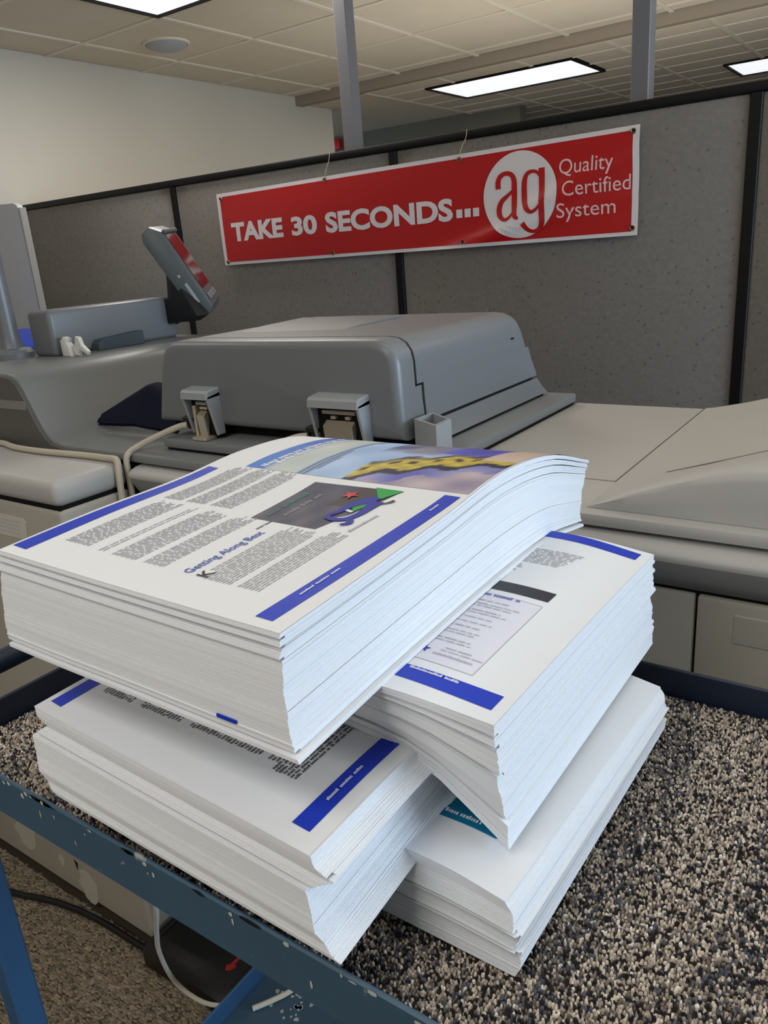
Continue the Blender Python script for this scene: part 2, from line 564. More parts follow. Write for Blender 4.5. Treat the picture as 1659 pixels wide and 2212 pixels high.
t = thing('ceiling_speaker', 'round pale dome on a ceiling tile near the white wall', 'ceiling speaker', (-3.545, 3.26, CZ - 0.03))
B().lathe([(0.125, CZ - 0.002), (0.122, CZ - 0.010), (0.112, CZ - 0.012)], -3.545, 3.26, 36).obj('rim', M['grid'], t)
B().lathe([(0.112, CZ - 0.008), (0.10, CZ - 0.022), (0.07, CZ - 0.034), (0.03, CZ - 0.040), (0, CZ - 0.041)], -3.545, 3.26, 36).obj('dome', M['cabinet'], t)

b = B().box(-5.1, -4.97, 6.6, 6.648, 0.95, 1.04, 0.008)
o = tag(b.obj('fire_alarm', M['alarm']), 'small red alarm box on the far dark wall beside the grey pole', 'alarm')

# ------------------------------------------------------------------ power poles
for x, lab in ((-1.989, 'grey square pole rising behind the banner left of its lettering end'), (-0.8693, 'grey square pole rising behind the partition above the banner end')):
    lab = {-1.989: 'square grey power pole standing beside the white wall end', -0.8693: 'square grey power pole standing right of the long ceiling light'}[x]
    t = thing('power_pole', lab, 'pole', (x + 0.028, 2.69, -1.45), 'power poles behind the partition')
    B().box(x, x + 0.056, 2.67, 2.726, -1.45, CZ + 0.0, 0.003, 1).obj('shaft', M['pole'], t)
    B().box(x - 0.012, x + 0.068, 2.658, 2.738, CZ - 0.02, CZ - 0.008, 0.002, 1).obj('ceiling_collar', M['grid'], t)

# ------------------------------------------------------------------ partition
PY = 2.6
t = thing('office_partition', 'grey speckled fabric cubicle partition with black trim and seams', 'partition', (-1.7, PY, -1.45))
seams = [-4.12, -2.928, -1.721, -0.491, 0.739, 1.95]
PT = 0.366
for i in range(len(seams) - 1):
    x0, x1 = seams[i] + 0.016, seams[i + 1] - 0.016
    B().box(x0, x1, PY + 0.006, PY + 0.054, -1.38, PT - 0.028, 0.006, 2).obj('fabric_panel', M['fabric'], t)
for x in seams:
    B().box(x - 0.017, x + 0.017, PY - 0.001, PY + 0.061, -1.45, PT - 0.026, 0.003, 1).obj('seam_post', M['black'], t)
B().box(seams[0] - 0.015, seams[-1] + 0.017, PY - 0.004, PY + 0.064, PT - 0.028, PT, 0.006, 2).obj('top_cap', M['black'], t)
B().box(seams[0], seams[-1], PY + 0.004, PY + 0.056, -1.45, -1.38).obj('kick_rail', M['black'], t)

# ------------------------------------------------------------------ banner
BY = 2.586


def banner_pt(x, z, lift=0.0):
    """gently buckled vinyl hung in front of the partition"""
    u = (x + 2.6323) / 1.825; v = (z + 0.016) / 0.3
    w = 0.006 * math.sin(3.1 * u + 0.6) * math.sin(math.pi * min(max(v, 0), 1)) + 0.004 * math.sin(11 * u - 2.5 * v) * (0.25 + v * (1 - v))
    w += 0.010 * math.exp(-((u - 0.83 - 0.35 * (v - 0.4)) / 0.05) ** 2) * (1 - abs(v - 0.45)) + 0.006 * math.exp(-((u - 0.62 - 0.9 * v) / 0.06) ** 2) * max(0, 1 - 1.6 * v)
    return Vector((x, BY - 0.004 - w - lift, z))


def top_z(x):
    return 0.2773 + (x + 2.6323) / 1.825 * 0.0222


t = thing('banner', 'red vinyl banner with white border and white lettering TAKE 30 SECONDS', 'banner', (-1.72, BY, -0.017))


def banner_panel(dx0, dx1, dz0, dz1, lift, thick, name, m):
    b = B()
    x0, x1 = -2.6328 + dx0, -0.8073 - dx1
    f = lambda lf: (lambda u, v: banner_pt(x0 + (x1 - x0) * u, (-0.0163 + dz0) + (top_z(x0 + (x1 - x0) * u) - dz1 + 0.0163 - dz0) * v, lf))
    b.grid(f(lift), 150, 20)
    if thick:
        b.grid(f(lift - thick), 150, 20)
    return b.obj(name, m, t, normals=False)


banner_panel(0, 0, 0, 0, 0.0, 0.0012, 'vinyl_sheet', M['white_v'])
banner_panel(0.020, 0.020, 0.012, 0.014, 0.0008, 0, 'red_field', M['red'])


def on_banner(vs, fs, name, m, lift, ox=0, oz=0, sx=1.0, sz=1.0, slope=0.0):
    b = B()
    b.mesh([banner_pt(ox + v[0] * sx, oz + v[1] * sz + slope * v[0] * sx, lift) for v in vs], fs)
    return b.obj(name, m, t, smooth=0)


def fit_text(body, x0, x1, z0, h, name, m, bold, lift, slope=0.0, spacing=1.0):
    vs, fs = text_mesh(body, 1.0, bold, spacing=spacing)
    xa = min(v.x for v in vs); xb = max(v.x for v in vs)
    caps = text_mesh(body[0] if body[0] != 'Q' else 'C', 1.0, bold)[0]
    ha = min(v.y for v in caps); hb = max(v.y for v in caps)
    on_banner([((v.x - xa), (v.y - max(ha, 0))) for v in vs], fs, name, m, lift, x0, z0, (x1 - x0) / (xb - xa), h / (hb - ha), slope)


fit_text('TAKE', -2.564, -2.265, 0.083, 0.076, 'lettering', M['white_v'], 0.045, 0.0016)
fit_text('30', -2.218, -2.083, 0.083, 0.073, 'lettering', M['white_v'], 0.040, 0.0016)
fit_text('SECONDS', -2.040, -1.463, 0.0815, 0.077, 'lettering', M['white_v'], 0.040, 0.0016)
for k in range(3):
    x = -1.449 + 0.0335 * k
    on_banner([(0, 0), (0.024, 0), (0.024, 0.028), (0, 0.028)], [(0, 1, 2, 3)], 'lettering', M['white_v'], 0.0016, x, 0.085)
# round emblem with the two tall letters
n = 64
ev = [(0, 0)] + [(math.cos(2 * math.pi * k / n), math.sin(2 * math.pi * k / n)) for k in range(n)]
ev2, ef = [], []
for r_ in range(0, 9):
    for k in range(n):
        ev2.append((math.cos(2 * math.pi * k / n) * r_ / 8, math.sin(2 * math.pi * k / n) * r_ / 8))
for r_ in range(8):
    for k in range(n):
        if r_ == 0:
            ef.append((k * 0 + 0, n + k, n + (k + 1) % n))
        else:
            ef.append((r_ * n + k, (r_ + 1) * n + k, (r_ + 1) * n + (k + 1) % n, r_ * n + (k + 1) % n))
on_banner(ev2, ef, 'emblem_disc', M['white_v'], 0.0024, -1.2043, 0.1385, 0.1345, 0.1365)
strokes = [
    ([(-1.282, 0.1638), (-1.2824, 0.185), (-1.2747, 0.2017), (-1.2562, 0.2102), (-1.2357, 0.2062), (-1.2238, 0.1898), (-1.2223, 0.1614), (-1.2224, 0.1088), (-1.221, 0.0754), (-1.2078, 0.0641)], [.020, .019, .017, .014, .015, .018, .020, .020, .017, .008]),
    ([(-1.2245, 0.1573), (-1.245, 0.1417), (-1.2689, 0.124), (-1.279, 0.1026), (-1.2769, 0.08), (-1.2625, 0.0653), (-1.2451, 0.0684), (-1.2259, 0.0869)], [.008, .012, .017, .020, .019, .012, .010, .008]),
    ([(-1.1276, 0.186), (-1.1402, 0.2022), (-1.1575, 0.2071), (-1.1765, 0.1998), (-1.1855, 0.175), (-1.1852, 0.1273), (-1.1791, 0.0983), (-1.1626, 0.0824), (-1.1434, 0.0878), (-1.1273, 0.1046)], [.008, .010, .011, .014, .019, .020, .018, .012, .010, .008]),
    ([(-1.1244, 0.2144), (-1.1229, 0.16), (-1.1226, 0.0782), (-1.1239, 0.0433), (-1.1371, 0.0245), (-1.1573, 0.0202), (-1.176, 0.0287), (-1.1916, 0.0486)], [.022, .020, .020, .018, .013, .011, .014, .018]),
]
for s_, w_ in strokes:
    vs, fs = ribbon(s_, w_)
    on_banner(vs, fs, 'emblem_letter_stroke', M['red'], 0.0036)
fit_text('Quality', -1.0645, -0.886, 0.187, 0.045, 'small_lettering', M['pink_v'], 0.0, 0.0016)
fit_text('Certified', -1.052, -0.832, 0.1205, 0.045, 'small_lettering', M['pink_v'], 0.0, 0.0016)
fit_text('System', -1.0725, -0.878, 0.055, 0.045, 'small_lettering', M['pink_v'], 0.0, 0.0016)
for x, z in ((-2.6081, 0.2564), (-0.8263, 0.2831), (-2.6108, -0.0042), (-0.8239, 0.0058), (-2.0288, 0.2732), (-1.4311, 0.2752), (-2.0225, 0.0003), (-1.4253, 0.0029)):
    b = B(); c = banner_pt(x, z, 0.003)
    for r0, r1, y0, y1 in ((0.0085, 0.0045, -0.001, 0.0),):
        vs, fs = [], []
        for k in range(16):
            a = 2 * math.pi * k / 16
            for rr, yy in ((0.0085, 0.002), (0.0070, -0.0012), (0.0040, 0.001)):
                vs.append((c.x + rr * math.cos(a), c.y + yy, c.z + rr * math.sin(a)))
        for k in range(16):
            for q in range(2):
                fs.append((3 * k + q, 3 * k + q + 1, 3 * ((k + 1) % 16) + q + 1, 3 * ((k + 1) % 16) + q))
        b.mesh(vs, fs)
        hole = [(c.x + 0.0042 * math.cos(2 * math.pi * k / 16), c.y + 0.0012, c.z + 0.0042 * math.sin(2 * math.pi * k / 16)) for k in range(16)]
    g = b.obj('grommet', M['brass'], t)
    B().mesh(hole, [tuple(range(16))])
    h = B(); h.mesh(hole, [tuple(range(16))]); h.obj('eyelet_hole', M['black'], g, smooth=0)
for x0, z0, x1 in ((-2.0288, 0.2732, -2.0065), (-1.4311, 0.2752, -1.4066)):
    c = banner_pt(x0, z0, 0.004)
    B().tube([c, (x0 + 0.010, BY - 0.004, z0 + 0.035), (x1, BY + 0.002, 0.338), (x1 + 0.003, PY - 0.006, PT + 0.001)], 0.0012, 6).obj('hanging_string', M['string'], t)

# ------------------------------------------------------------------ things at the left end of the room
t = thing('divider_panel', 'pale grey freestanding divider panel with light edge left of the fabric partition', 'divider', (-3.55, 1.985, -1.45))
B().prism([(-3.9, -1.44), (-3.155, -1.44), (-3.155, 0.262), (-3.167, 0.282), (-3.19, 0.292), (-3.9, 0.318)], 'y', 1.972, 2.0, 0.004, 2).obj('panel', M['cabinet'], t)
B().box(-3.155, -3.147, 1.97, 2.002, -1.44, 0.272, 0.003).obj('edge_trim', M['trim_light'], t)
for x in (-3.8, -3.3):
    B().box(x - 0.03, x + 0.03, 1.86, 2.11, -1.45, -1.435, 0.004).obj('foot', M['cabinet'], t)

t = thing('recycling_bin', 'tall blue plastic bin behind the grey post and copier arm', 'bin', (-2.91, 1.74, -1.45))
def bin_shell(x0, x1, y0, y1, z0, z1, fl):
    b = B()
    P = []
    for (e, z) in ((0, z0), (fl, z1), (fl - 0.012, z1), (-0.004, z0 + 0.03)):
        P.append([(x0 - e, y0 - e, z), (x1 + e, y0 - e, z), (x1 + e, y1 + e, z), (x0 - e, y1 + e, z)])
    vs = [p for ring in P for p in ring]
    fs = [(3, 2, 1, 0)]
    for r_ in range(3):
        for k in range(4):
            fs.append((r_ * 4 + k, r_ * 4 + (k + 1) % 4, (r_ + 1) * 4 + (k + 1) % 4, (r_ + 1) * 4 + k))
    fs.append((12, 13, 14, 15))
    b.mesh(vs, fs)
    return b
bin_shell(-3.10, -2.72, 1.62, 1.86, -1.45, -0.265, 0.03).obj('body', M['blue_bin'], t, smooth=0)
for q in ((-3.155, -2.665, 1.565, 1.592), (-3.155, -2.665, 1.888, 1.915), (-3.155, -3.128, 1.592, 1.888), (-2.692, -2.665, 1.592, 1.888)):
    B().box(q[0], q[1], q[2], q[3], -0.278, -0.250, 0.006).obj('rim_rail', M['blue_bin'], t)
b = B()
b.prism([(1.60, -0.245), (1.62, -0.236), (1.86, -0.202), (1.89, -0.205), (1.89, -0.249), (1.60, -0.249)], 'x', -3.14, -2.68, 0.006, 2)
b.obj('lid', M['blue_bin'], t)

# ------------------------------------------------------------------ finisher cabinet of the copier
t = thing('finisher_cabinet', 'beige copier finisher cabinet with seamed lid and paper sticker', 'cabinet', (-1.83, 0.825, -1.45))
B().box(-2.4, -1.263, 0.746, 0.904, -1.42, -0.406, 0.010, 3).obj('body', M['beige_low'], t)
B().box(-2.4, -1.262, 0.743, 0.906, -0.402, -0.352, 0.017, 4).obj('lid', M['beige'], t)
B().box(-2.39, -1.268, 0.75, 0.902, -0.408, -0.400).obj('seam', M['gap'], t, smooth=0)
for x in (-2.3, -1.36):
    B().lathe([(0.0, -1.45), (0.022, -1.45), (0.022, -1.43), (0.012, -1.42)], x, 0.83, 14).obj('foot', M['black'], t)
o = B().prism([(-1.52, -0.437), (-1.393, -0.437), (-1.385, -0.445), (-1.393, -0.482), (-1.52, -0.482)], 'y', 0.7445, 0.7462).obj('sticker', M['sticker'], t, smooth=0)
b = B()
rnd = random.Random(3)
for r_ in range(4):
    x = -1.51
    while x < -1.415:
        w = rnd.uniform(0.006, 0.014)
        b.box(x, x + w, 0.7442, 0.7446, -0.449 - 0.008 * r_, -0.446 - 0.008 * r_); x += w + 0.004
b.obj('print', M['ink_text'], o, smooth=0)
mt = mat('tape_residue', (186, 182, 170), 0.6, 0.3)
for x0, z0, w, h in ((-1.79, -1.28, 0.11, 0.10), (-1.53, -1.33, 0.085, 0.10), (-1.60, -1.33, 0.03, 0.03)):
    n = 14
    B().prism([(x0 + w * (0.5 + 0.5 * math.cos(6.283 * k / n) * (0.8 + 0.2 * math.sin(3 * k))), z0 - h * (0.5 + 0.5 * math.sin(6.283 * k / n))) for k in range(n)], 'y', 0.7452, 0.7464).obj('tape_residue', mt, t, smooth=0)
for x0, z0 in ((-1.795, -1.262), (-1.525, -1.315)):
    B().prism([(x0, z0), (x0 + 0.012, z0 - 0.006), (x0 + 0.006, z0 - 0.028)], 'y', 0.745, 0.7464).obj('chipped_hole', M['gap'], t, smooth=0)

# ------------------------------------------------------------------ copier
cop = thing('copier', 'large grey and beige office copier with document feeder and console', 'copier', (-0.9, 1.24, -1.45))
B().box(-2.03, 0.62, 0.916, 1.57, -1.41, -0.362).obj('chassis', M['gap'], cop, smooth=0)
for x in (-1.9, -1.1, 0.5):
    for y in (0.99, 1.5):
        B().lathe([(0.0, -1.45), (0.03, -1.45), (0.03, -1.43), (0.014, -1.41)], x, y, 14).obj('foot', M['black'], cop)
# left raised module with its concave cheek running down to the deck
prof = [(-2.03, -0.36), (-2.03, -0.193), (-1.66, -0.193), (-1.635, -0.194), (-1.615, -0.198), (-1.598, -0.207), (-1.585, -0.222), (-1.574, -0.243), (-1.560, -0.270), (-1.545, -0.297), (-1.530, -0.319), (-1.513, -0.332), (-1.49, -0.338), (-1.46, -0.340), (-1.46, -0.36)]
B().prism(prof, 'y', 0.914, 1.575, 0.006, 2, ends=(True, True)).obj('raised_housing', M['plate'], cop, smooth=50)
prof2 = [(-2.02, -0.358), (-2.02, -0.199), (-1.64, -0.199), (-1.618, -0.203), (-1.602, -0.213), (-1.590, -0.228), (-1.579, -0.248), (-1.565, -0.275), (-1.550, -0.302), (-1.534, -0.325), (-1.515, -0.339), (-1.48, -0.345), (-1.44, -0.347), (-1.44, -0.358)]
o = B().prism(prof2, 'y', 0.907, 0.915, 0.002, 1, ends=(True, False)).obj('end_cap', M['gray_dark'], cop)
p = B().box(-1.69, -1.577, 0.9055, 0.9072, -0.2695, -0.2505).obj('label_strip', mat('label_strip_grey', (132, 130, 126), 0.5, 0.4), o, smooth=0)
# deck
B().box(-0.612, 0.62, 0.910, 1.575, -0.357, -0.339, 0.006, 2).obj('deck', M['beige'], cop)
B().box(-1.465, -0.613, 0.910, 1.575, -0.357, -0.339, 0.006, 2).obj('scanner_deck', M['plate'], cop)
b = B()
b.box(-0.607, -0.350, 1.052, 1.054, -0.3392, -0.3386).box(-0.351, -0.349, 1.052, 1.575, -0.3392, -0.3386)
b.obj('deck_seam', M['gray_dark'], cop, smooth=0)
fp = [(0.935, -0.3605), (0.918, -0.3612), (0.906, -0.3625), (0.896, -0.3655), (0.889, -0.3700), (0.8870, -0.3755), (0.8885, -0.3805), (0.935, -0.3805)]
B().prism(fp, 'x', -1.24, 0.62).obj('fascia', M['beige'], cop, smooth=60)
B().prism([(0.935, -0.3807), (0.8886, -0.3807), (0.8925, -0.3900), (0.9000, -0.4035), (0.911, -0.4205), (0.935, -0.4205)], 'x', -1.24, 0.62).obj('fascia_band', mat('fascia_grey', (142, 142, 141), 0.5, 0.4), cop, smooth=60)
B().box(-1.24, -0.2005, 0.908, 0.92, -1.38, -0.4265, 0.003, 2).obj('rear_panel', M['beige_low'], cop)
o = B().box(-0.1975, 0.62, 0.908, 0.92, -1.38, -0.4265, 0.003, 2).obj('rear_panel', M['beige_low'], cop)
B().box(-0.1555, 0.10, 0.9065, 0.912, -0.481, -0.4425, 0.0015, 1).obj('access_cover', M['beige_low'], o)
# humped lid at the right of the deck
def lerp_tab(tab, x):
    if x <= tab[0][0]: return tab[0][1]
    for (a, fa), (b_, fb) in zip(tab, tab[1:]):
        if x <= b_:
            k = (x - a) / (b_ - a); k2 = k
            return fa + (fb - fa) * k2
    return tab[-1][1]
HR = [(-0.348, 0.0), (-0.33, 0.008), (-0.305, 0.0195), (-0.285, 0.0275), (-0.26, 0.037), (-0.238, 0.0455), (-0.21, 0.055), (-0.181, 0.0630), (-0.155, 0.0675), (-0.134, 0.0695), (-0.08, 0.0725), (0.62, 0.078)]
HI = [(-0.348, 0.0), (-0.332, 0.002), (-0.28, 0.0135), (-0.239, 0.0245), (-0.15, 0.050), (-0.05, 0.075), (0.03, 0.088), (0.62, 0.098)]
def hump(u, v):
    x = -0.348 + 0.968 * (u ** 1.6)
    hr, hi = lerp_tab(HR, x), lerp_tab(HI, x)
    ys = [0.932, 0.933, 0.936, 0.942, 0.952, 0.972, 1.0, 1.03, 1.06, 1.09, 1.13, 1.2, 1.3, 1.42, 1.575]
    hs = [0.0, 0.78, 0.92, 0.98, 1.0, 1.0, 1.0, 1.0, 1.0, 1.0, 1.0, 1.0, 1.0, 1.0, 1.0]
    i = min(int(v * 14 + 0.5), 14)
    y = ys[i]; k = min(1, max(0, (y - 0.96) / 0.14)); k = k * k * (3 - 2 * k)
    return (x, y, -0.3385 + hs[i] * (hr * (1 - k) + hi * k))
b = B(); b.grid(hump, 60, 14)
lid = b.obj('humped_lid', M['beige'], cop, smooth=40)
b = B()
cr = []
for k in range(13):
    x = -0.285 + 0.9 * k / 12
    hr, hi = lerp_tab(HR, x), lerp_tab(HI, x)
    y = 1.115 - 0.045 * math.exp(-((x + 0.27) / 0.06) ** 2)
    kk = min(1, max(0, (y - 0.96) / 0.14)); kk = kk * kk * (3 - 2 * kk)
    cr.append((x, y, -0.3383 + hr * (1 - kk) + hi * kk))
b.tube(cr, 0.0012, 5)
b.obj('lid_seam', M['gray_dark'], lid)
# platen under the feeder
B().box(-1.21, -0.605, 0.958, 1.558, -0.334, -0.316, 0.004, 2).obj('platen', M['plate'], cop)
B().box(-1.205, -0.609, 0.963, 1.553, -0.3395, -0.334).obj('platen_gap', M['gap'], cop, smooth=0)
B().prism([(-0.667, 1.024), (-0.666, 1.075), (-0.612, 1.042), (-0.608, 0.992)], 'z', -0.316, -0.3155)
b = B()
q = [(-0.668, 1.024), (-0.666, 1.078), (-0.609, 1.040), (-0.607, 0.990)]
cx = sum(a for a, _ in q) / 4; cy = sum(c for _, c in q) / 4
iq = [(cx + (a - cx) * 0.78, cy + (c - cy) * 0.78) for a, c in q]
vs = [(a, c, -0.315) for a, c in q] + [(a, c, -0.26) for a, c in q] + [(a, c, -0.26) for a, c in iq] + [(a, c, -0.30) for a, c in iq]
fs = [(3, 2, 1, 0), (12, 13, 14, 15)]
for r_ in range(3):
    for k in range(4):
        fs.append((r_ * 4 + k, r_ * 4 + (k + 1) % 4, r_ * 4 + 4 + (k + 1) % 4, r_ * 4 + 4 + k))
b.mesh(vs, fs)
b.obj('open_holder', M['bracket'], cop, smooth=0)

# document feeder
feed = B()
def feeder_profile(inset=0.0, zlo=-0.318, zhi=None):
    i = inset
    pts = [(-1.270 + i, -0.300), (-1.262 + i, -0.27), (-1.240 + i, -0.19), (-1.232 + i, -0.168), (-1.222 + i, -0.150), (-1.205, -0.140 - i), (-1.185, -0.1365 - i),
           (-0.725, -0.1335 - i), (-0.706, -0.136 - i), (-0.693 - i, -0.143), (-0.684 - i, -0.155), (-0.680 - i, -0.172), (-0.678 - i, -0.235), (-0.675 - i, -0.277), (-0.668 - i, -0.296), (-0.658 - i, -0.3155)]
    return pts
def clip_low(pts, z):
    """keep the outline above z on the right-hand side and close along z"""
    return pts
full = feeder_profile()
rear = B()
rear.prism([(-1.268, -0.294)] + [p for p in full[1:] if p[1] > -0.288] + [(-0.674, -0.294)], 'y', 1.0, 1.050, 0.022, 5, ends=(True, False))
feeder = rear.obj('document_feeder', M['gray'], cop, smooth=40)
core = feeder_profile(0.004)


def lean(b):
    # the front end of the feeder leans forward towards its foot
    for v in b.bm.verts:
        if v.co.y > 1.3:
            v.co.y += 0.55 * (-0.135 - v.co.z)
    return b


lean(B().prism(core + [(-1.26, -0.3155)], 'y', 1.04, 1.430, 0.010, 2, ends=(False, True))).obj('feeder_core', M['gap'], feeder, smooth=40)
up = [p for p in full if p[1] > -0.21]
b = B()
b.prism([(-1.245, -0.21)] + up[1:] + [(-0.679, -0.21)], 'y', 1.0565, 1.440, 0.014, 3, ends=(False, True))
b.prism([(-0.72, -0.2098), (-0.6785, -0.2098), (-0.678, -0.235), (-0.6755, -0.273), (-0.72, -0.273)], 'y', 1.076, 1.440, 0.0, 2)
lean(b).obj('side_door', M['gray'], feeder, smooth=40)
B().prism([(-0.72, -0.2135), (-0.679, -0.2135), (-0.6785, -0.235), (-0.6745, -0.279), (-0.72, -0.279)], 'y', 1.049, 1.0695).obj('side_filler', M['gray'], feeder, smooth=40)
lean(B().prism([(-0.73, -0.2785), (-0.6750, -0.2785), (-0.6685, -0.296), (-0.6595, -0.3100), (-0.73, -0.3100)], 'y', 1.05, 1.440, 0.004, 2, ends=(False, True))).obj('foot_strip', M['gray'], feeder, smooth=40)
B().prism([(-1.262, -0.2785), (-1.245, -0.2095), (-0.75, -0.2095), (-0.75, -0.2785)], 'y', 1.06, 1.47, 0.01, 2, ends=(False, True)).obj('inner_block', M['gray'], feeder)
b = B()
b.prism([(1.14, -0.136), (1.22, -0.1315), (1.34, -0.1290), (1.40, -0.136)], 'x', -1.15, -0.90, 0.0015, 1)
b.obj('top_tray', M['gray'], feeder)
B().box(-0.6795, -0.677, 1.405, 1.413, -0.185, -0.182).obj('latch_slot', M['gap'], feeder, smooth=0)


def hinge(x0, x1, zt, name, wide):
    hz = zt
    w = x1 - x0
    b = B()
    b.prism([(0.968, hz - 0.004), (0.972, hz), (1.004, hz + 0.004), (1.004, hz - 0.014), (0.966, hz - 0.016)], 'x', x0, x1, 0.002, 1)
    for xa, xb in ((x0, x0 + 0.006), (x1 - 0.007, x1)):
        b.prism([(0.967, hz - 0.010), (1.004, hz - 0.004), (1.004, hz - 0.085), (0.985, hz - 0.085)], 'x', xa, xb, 0.0015, 1)
    h = b.obj('hinge_cover', M['bracket'], feeder)
    B().box(x0 + 0.005, x1 - 0.006, 0.988, 1.003, hz - 0.088, hz - 0.012).obj('recess', M['gap'], h, smooth=0)
    b = B()
    m0, m1 = (x0 + 0.024, x1 - 0.022) if wide else (x0 + 0.028, x1 - 0.024)
    b.prism([(0.986, hz - 0.040), (0.975, hz - 0.048), (0.979, -0.312), (0.984, -0.312), (0.990, hz - 0.046)], 'x', m0, m1, 0.001, 1)
    b.tube([(m0 - 0.004, 0.985, hz - 0.026), (m1 + 0.004, 0.985, hz - 0.026)], 0.004, 8, 1)
    for k in range(2):
        xx = m0 + (m1 - m0) * (0.22 + 0.5 * k)
        b.box(xx, xx + 0.010, 0.982, 0.990, hz - 0.037, hz - 0.032)
    if not wide:
        b.box(m0 - 0.012, m0 - 0.004, 0.978, 0.99, hz - 0.10, hz - 0.03, 0.001, 1)
    b.obj('steel_leaf', M['metal'], h)
    B().box(m0 - 0.006, m1 + 0.010, 0.962, 0.993, -0.3155, -0.3085, 0.002, 2).obj('leaf_foot', M['metal'], h)
    B().box(x0 - 0.022, x0 + 0.006, 0.982, 1.003, hz - 0.064, hz - 0.054, 0.002, 1).obj('cable_clip', M['arm_dark'], h)
    B().box(x0 - 0.012, x0 + 0.004, 0.984, 1.003, hz - 0.078, hz - 0.062, 0.002, 1).obj('plug', M['arm_dark'], h)


hinge(-1.152, -1.080, -0.222, 'hinge', False)
hinge(-0.842, -0.736, -0.222, 'hinge', True)

# console arm, console and post on the raised housing
b = B()
b.box(-1.883, -1.788, 1.135, 1.535, -0.194, -0.082, 0.012, 4)
arm = b.obj('console_arm', M['gray'], cop)
B().prism([(1.24, -0.193), (1.242, -0.176), (1.252, -0.166), (1.385, -0.158), (1.385, -0.193)], 'x', -1.790, -1.755, 0.002, 1).obj('slate_flap', M['flap'], arm)
b = B()
b.prism([(-1.775, -0.193), (-1.742, -0.193), (-1.744, -0.168), (-1.752, -0.160), (-1.748, -0.150), (-1.762, -0.146), (-1.776, -0.156)], 'y', 1.145, 1.163, 0.003, 2)
b.obj('lever_knob', M['white_plastic'], arm)
b = B()
b.prism([(-1.738, -0.192), (-1.722, -0.193), (-1.718, -0.178), (-1.688, -0.190), (-1.684, -0.182), (-1.706, -0.166), (-1.712, -0.148), (-1.726, -0.146), (-1.732, -0.164), (-1.742, -0.172)], 'y', 1.155, 1.166, 0.002, 1)
b.obj('lever_star', M['white_plastic'], arm)
dd = Vector((-1.75, 1.5476, -0.028)).normalized()
imgn = (RX * 0.80 + UP * 0.55); imgn = (imgn - dd * imgn.dot(dd)).normalized()
e_up = (-0.56 * RX + 0.83 * UP); e_up = (e_up - dd * e_up.dot(dd)); e_up = (e_up - imgn * e_up.dot(imgn)).normalized()
th = 0.13
e_n = imgn * math.cos(th) - dd * math.sin(th)
e_b = dd * math.cos(th) + imgn * math.sin(th)
# local axes: x = away from the viewer, y = face normal, z = up the console
MC = (Matrix((e_b, e_n, e_up)).transposed() @ Matrix.Scale(1.1, 3)).to_4x4()
MC.translation = Vector((-1.715, 1.500, -0.020))
b = B()
t_ = bmesh.new()
pr = [(-0.026, -0.112), (0.014, -0.122), (0.026, -0.108), (0.026, 0.098), (0.006, 0.122), (-0.018, 0.118), (-0.028, 0.100)]
b.prism(pr, 'x', 0.0, 0.26, 0.006, 2)
bmesh.ops.transform(b.bm, matrix=MC, verts=b.bm.verts[:])
con = b.obj('console', M['screen_body'], cop)
b = B(); b.box(0.018, 0.225, 0.0262, 0.0275, -0.062, 0.088, M=MC); b.obj('display', M['screen'], con, smooth=0)
b = B(); b.box(0.004, 0.256, 0.0262, 0.034, 0.090, 0.100, 0.002, 1, M=MC); b.obj('bezel_lip', M['screen_body'], con)
b = B()
for k in range(4):
    b.box(0.02 + 0.05 * k, 0.05 + 0.05 * k, 0.026, 0.031, -0.095, -0.078, 0.002, 1, M=MC)
b.obj('button', M['gray'], con)
b = B(); b.box(-0.0012, 0.001, -0.004, 0.004, -0.085, -0.03, 0.001, 1, M=MC).box(-0.0012, 0.001, -0.006, 0.0, -0.012, -0.004, 0.001, 1, M=MC)
b.obj('side_slot', M['bracket'], con)
b = B()
b.prism([(-1.83, -0.088), (-1.775, -0.084), (-1.765, -0.005), (-1.735, -0.03), (-1.685, -0.10), (-1.665, -0.135), (-1.70, -0.150), (-1.775, -0.152), (-1.83, -0.17)], 'y', 1.50, 1.550, 0.006, 2)
b.obj('console_bracket', M['arm_dark'], cop)
b = B()
b.lathe([(0.0, -0.193), (0.052, -0.193), (0.052, -0.180), (0.046, -0.172), (0.030, -0.168), (0.026, -0.155), (0.0235, -0.135), (0.0215, 0.02), (0.0215, 0.16), (0.0, 0.165)], -1.925, 1.105, 24)
b.obj('post', M['gray'], cop, smooth=30)

# cloth lying on the deck
b = B()
def cloth(u, v):
    # u along x, v from the rear hem to the far fold
    x = -1.518 + 0.25 * u
    ridge = max(0.0, min(u / 0.48, 1.0 if u < 0.48 else 1 - (u - 0.48) * 0.75))
    y = 1.030 + 0.012 * u + 0.085 * v * (0.25 + 0.75 * min(1, u * 1.8))
    z = -0.3375 + 0.014 * (1 - u) ** 2 + (0.020 + 0.076 * ridge) * (0.18 + 0.82 * math.sin(min(1, v * 1.1) * math.pi / 2)) + 0.008 * math.sin(9 * v + 5 * u) * v * (1 - v)
    return (x, y, z)
b.grid(cloth, 22, 14)
c2 = b.grid(lambda u, v: (cloth(u, v)[0], cloth(u, v)[1] + 0.002, max(-0.3385, cloth(u, v)[2] - 0.006)), 22, 14)
o = tag(b.obj('navy_cloth', M['navy'], normals=True, smooth=45), 'dark navy folded cloth lying on the copier deck beside the feeder', 'cloth')

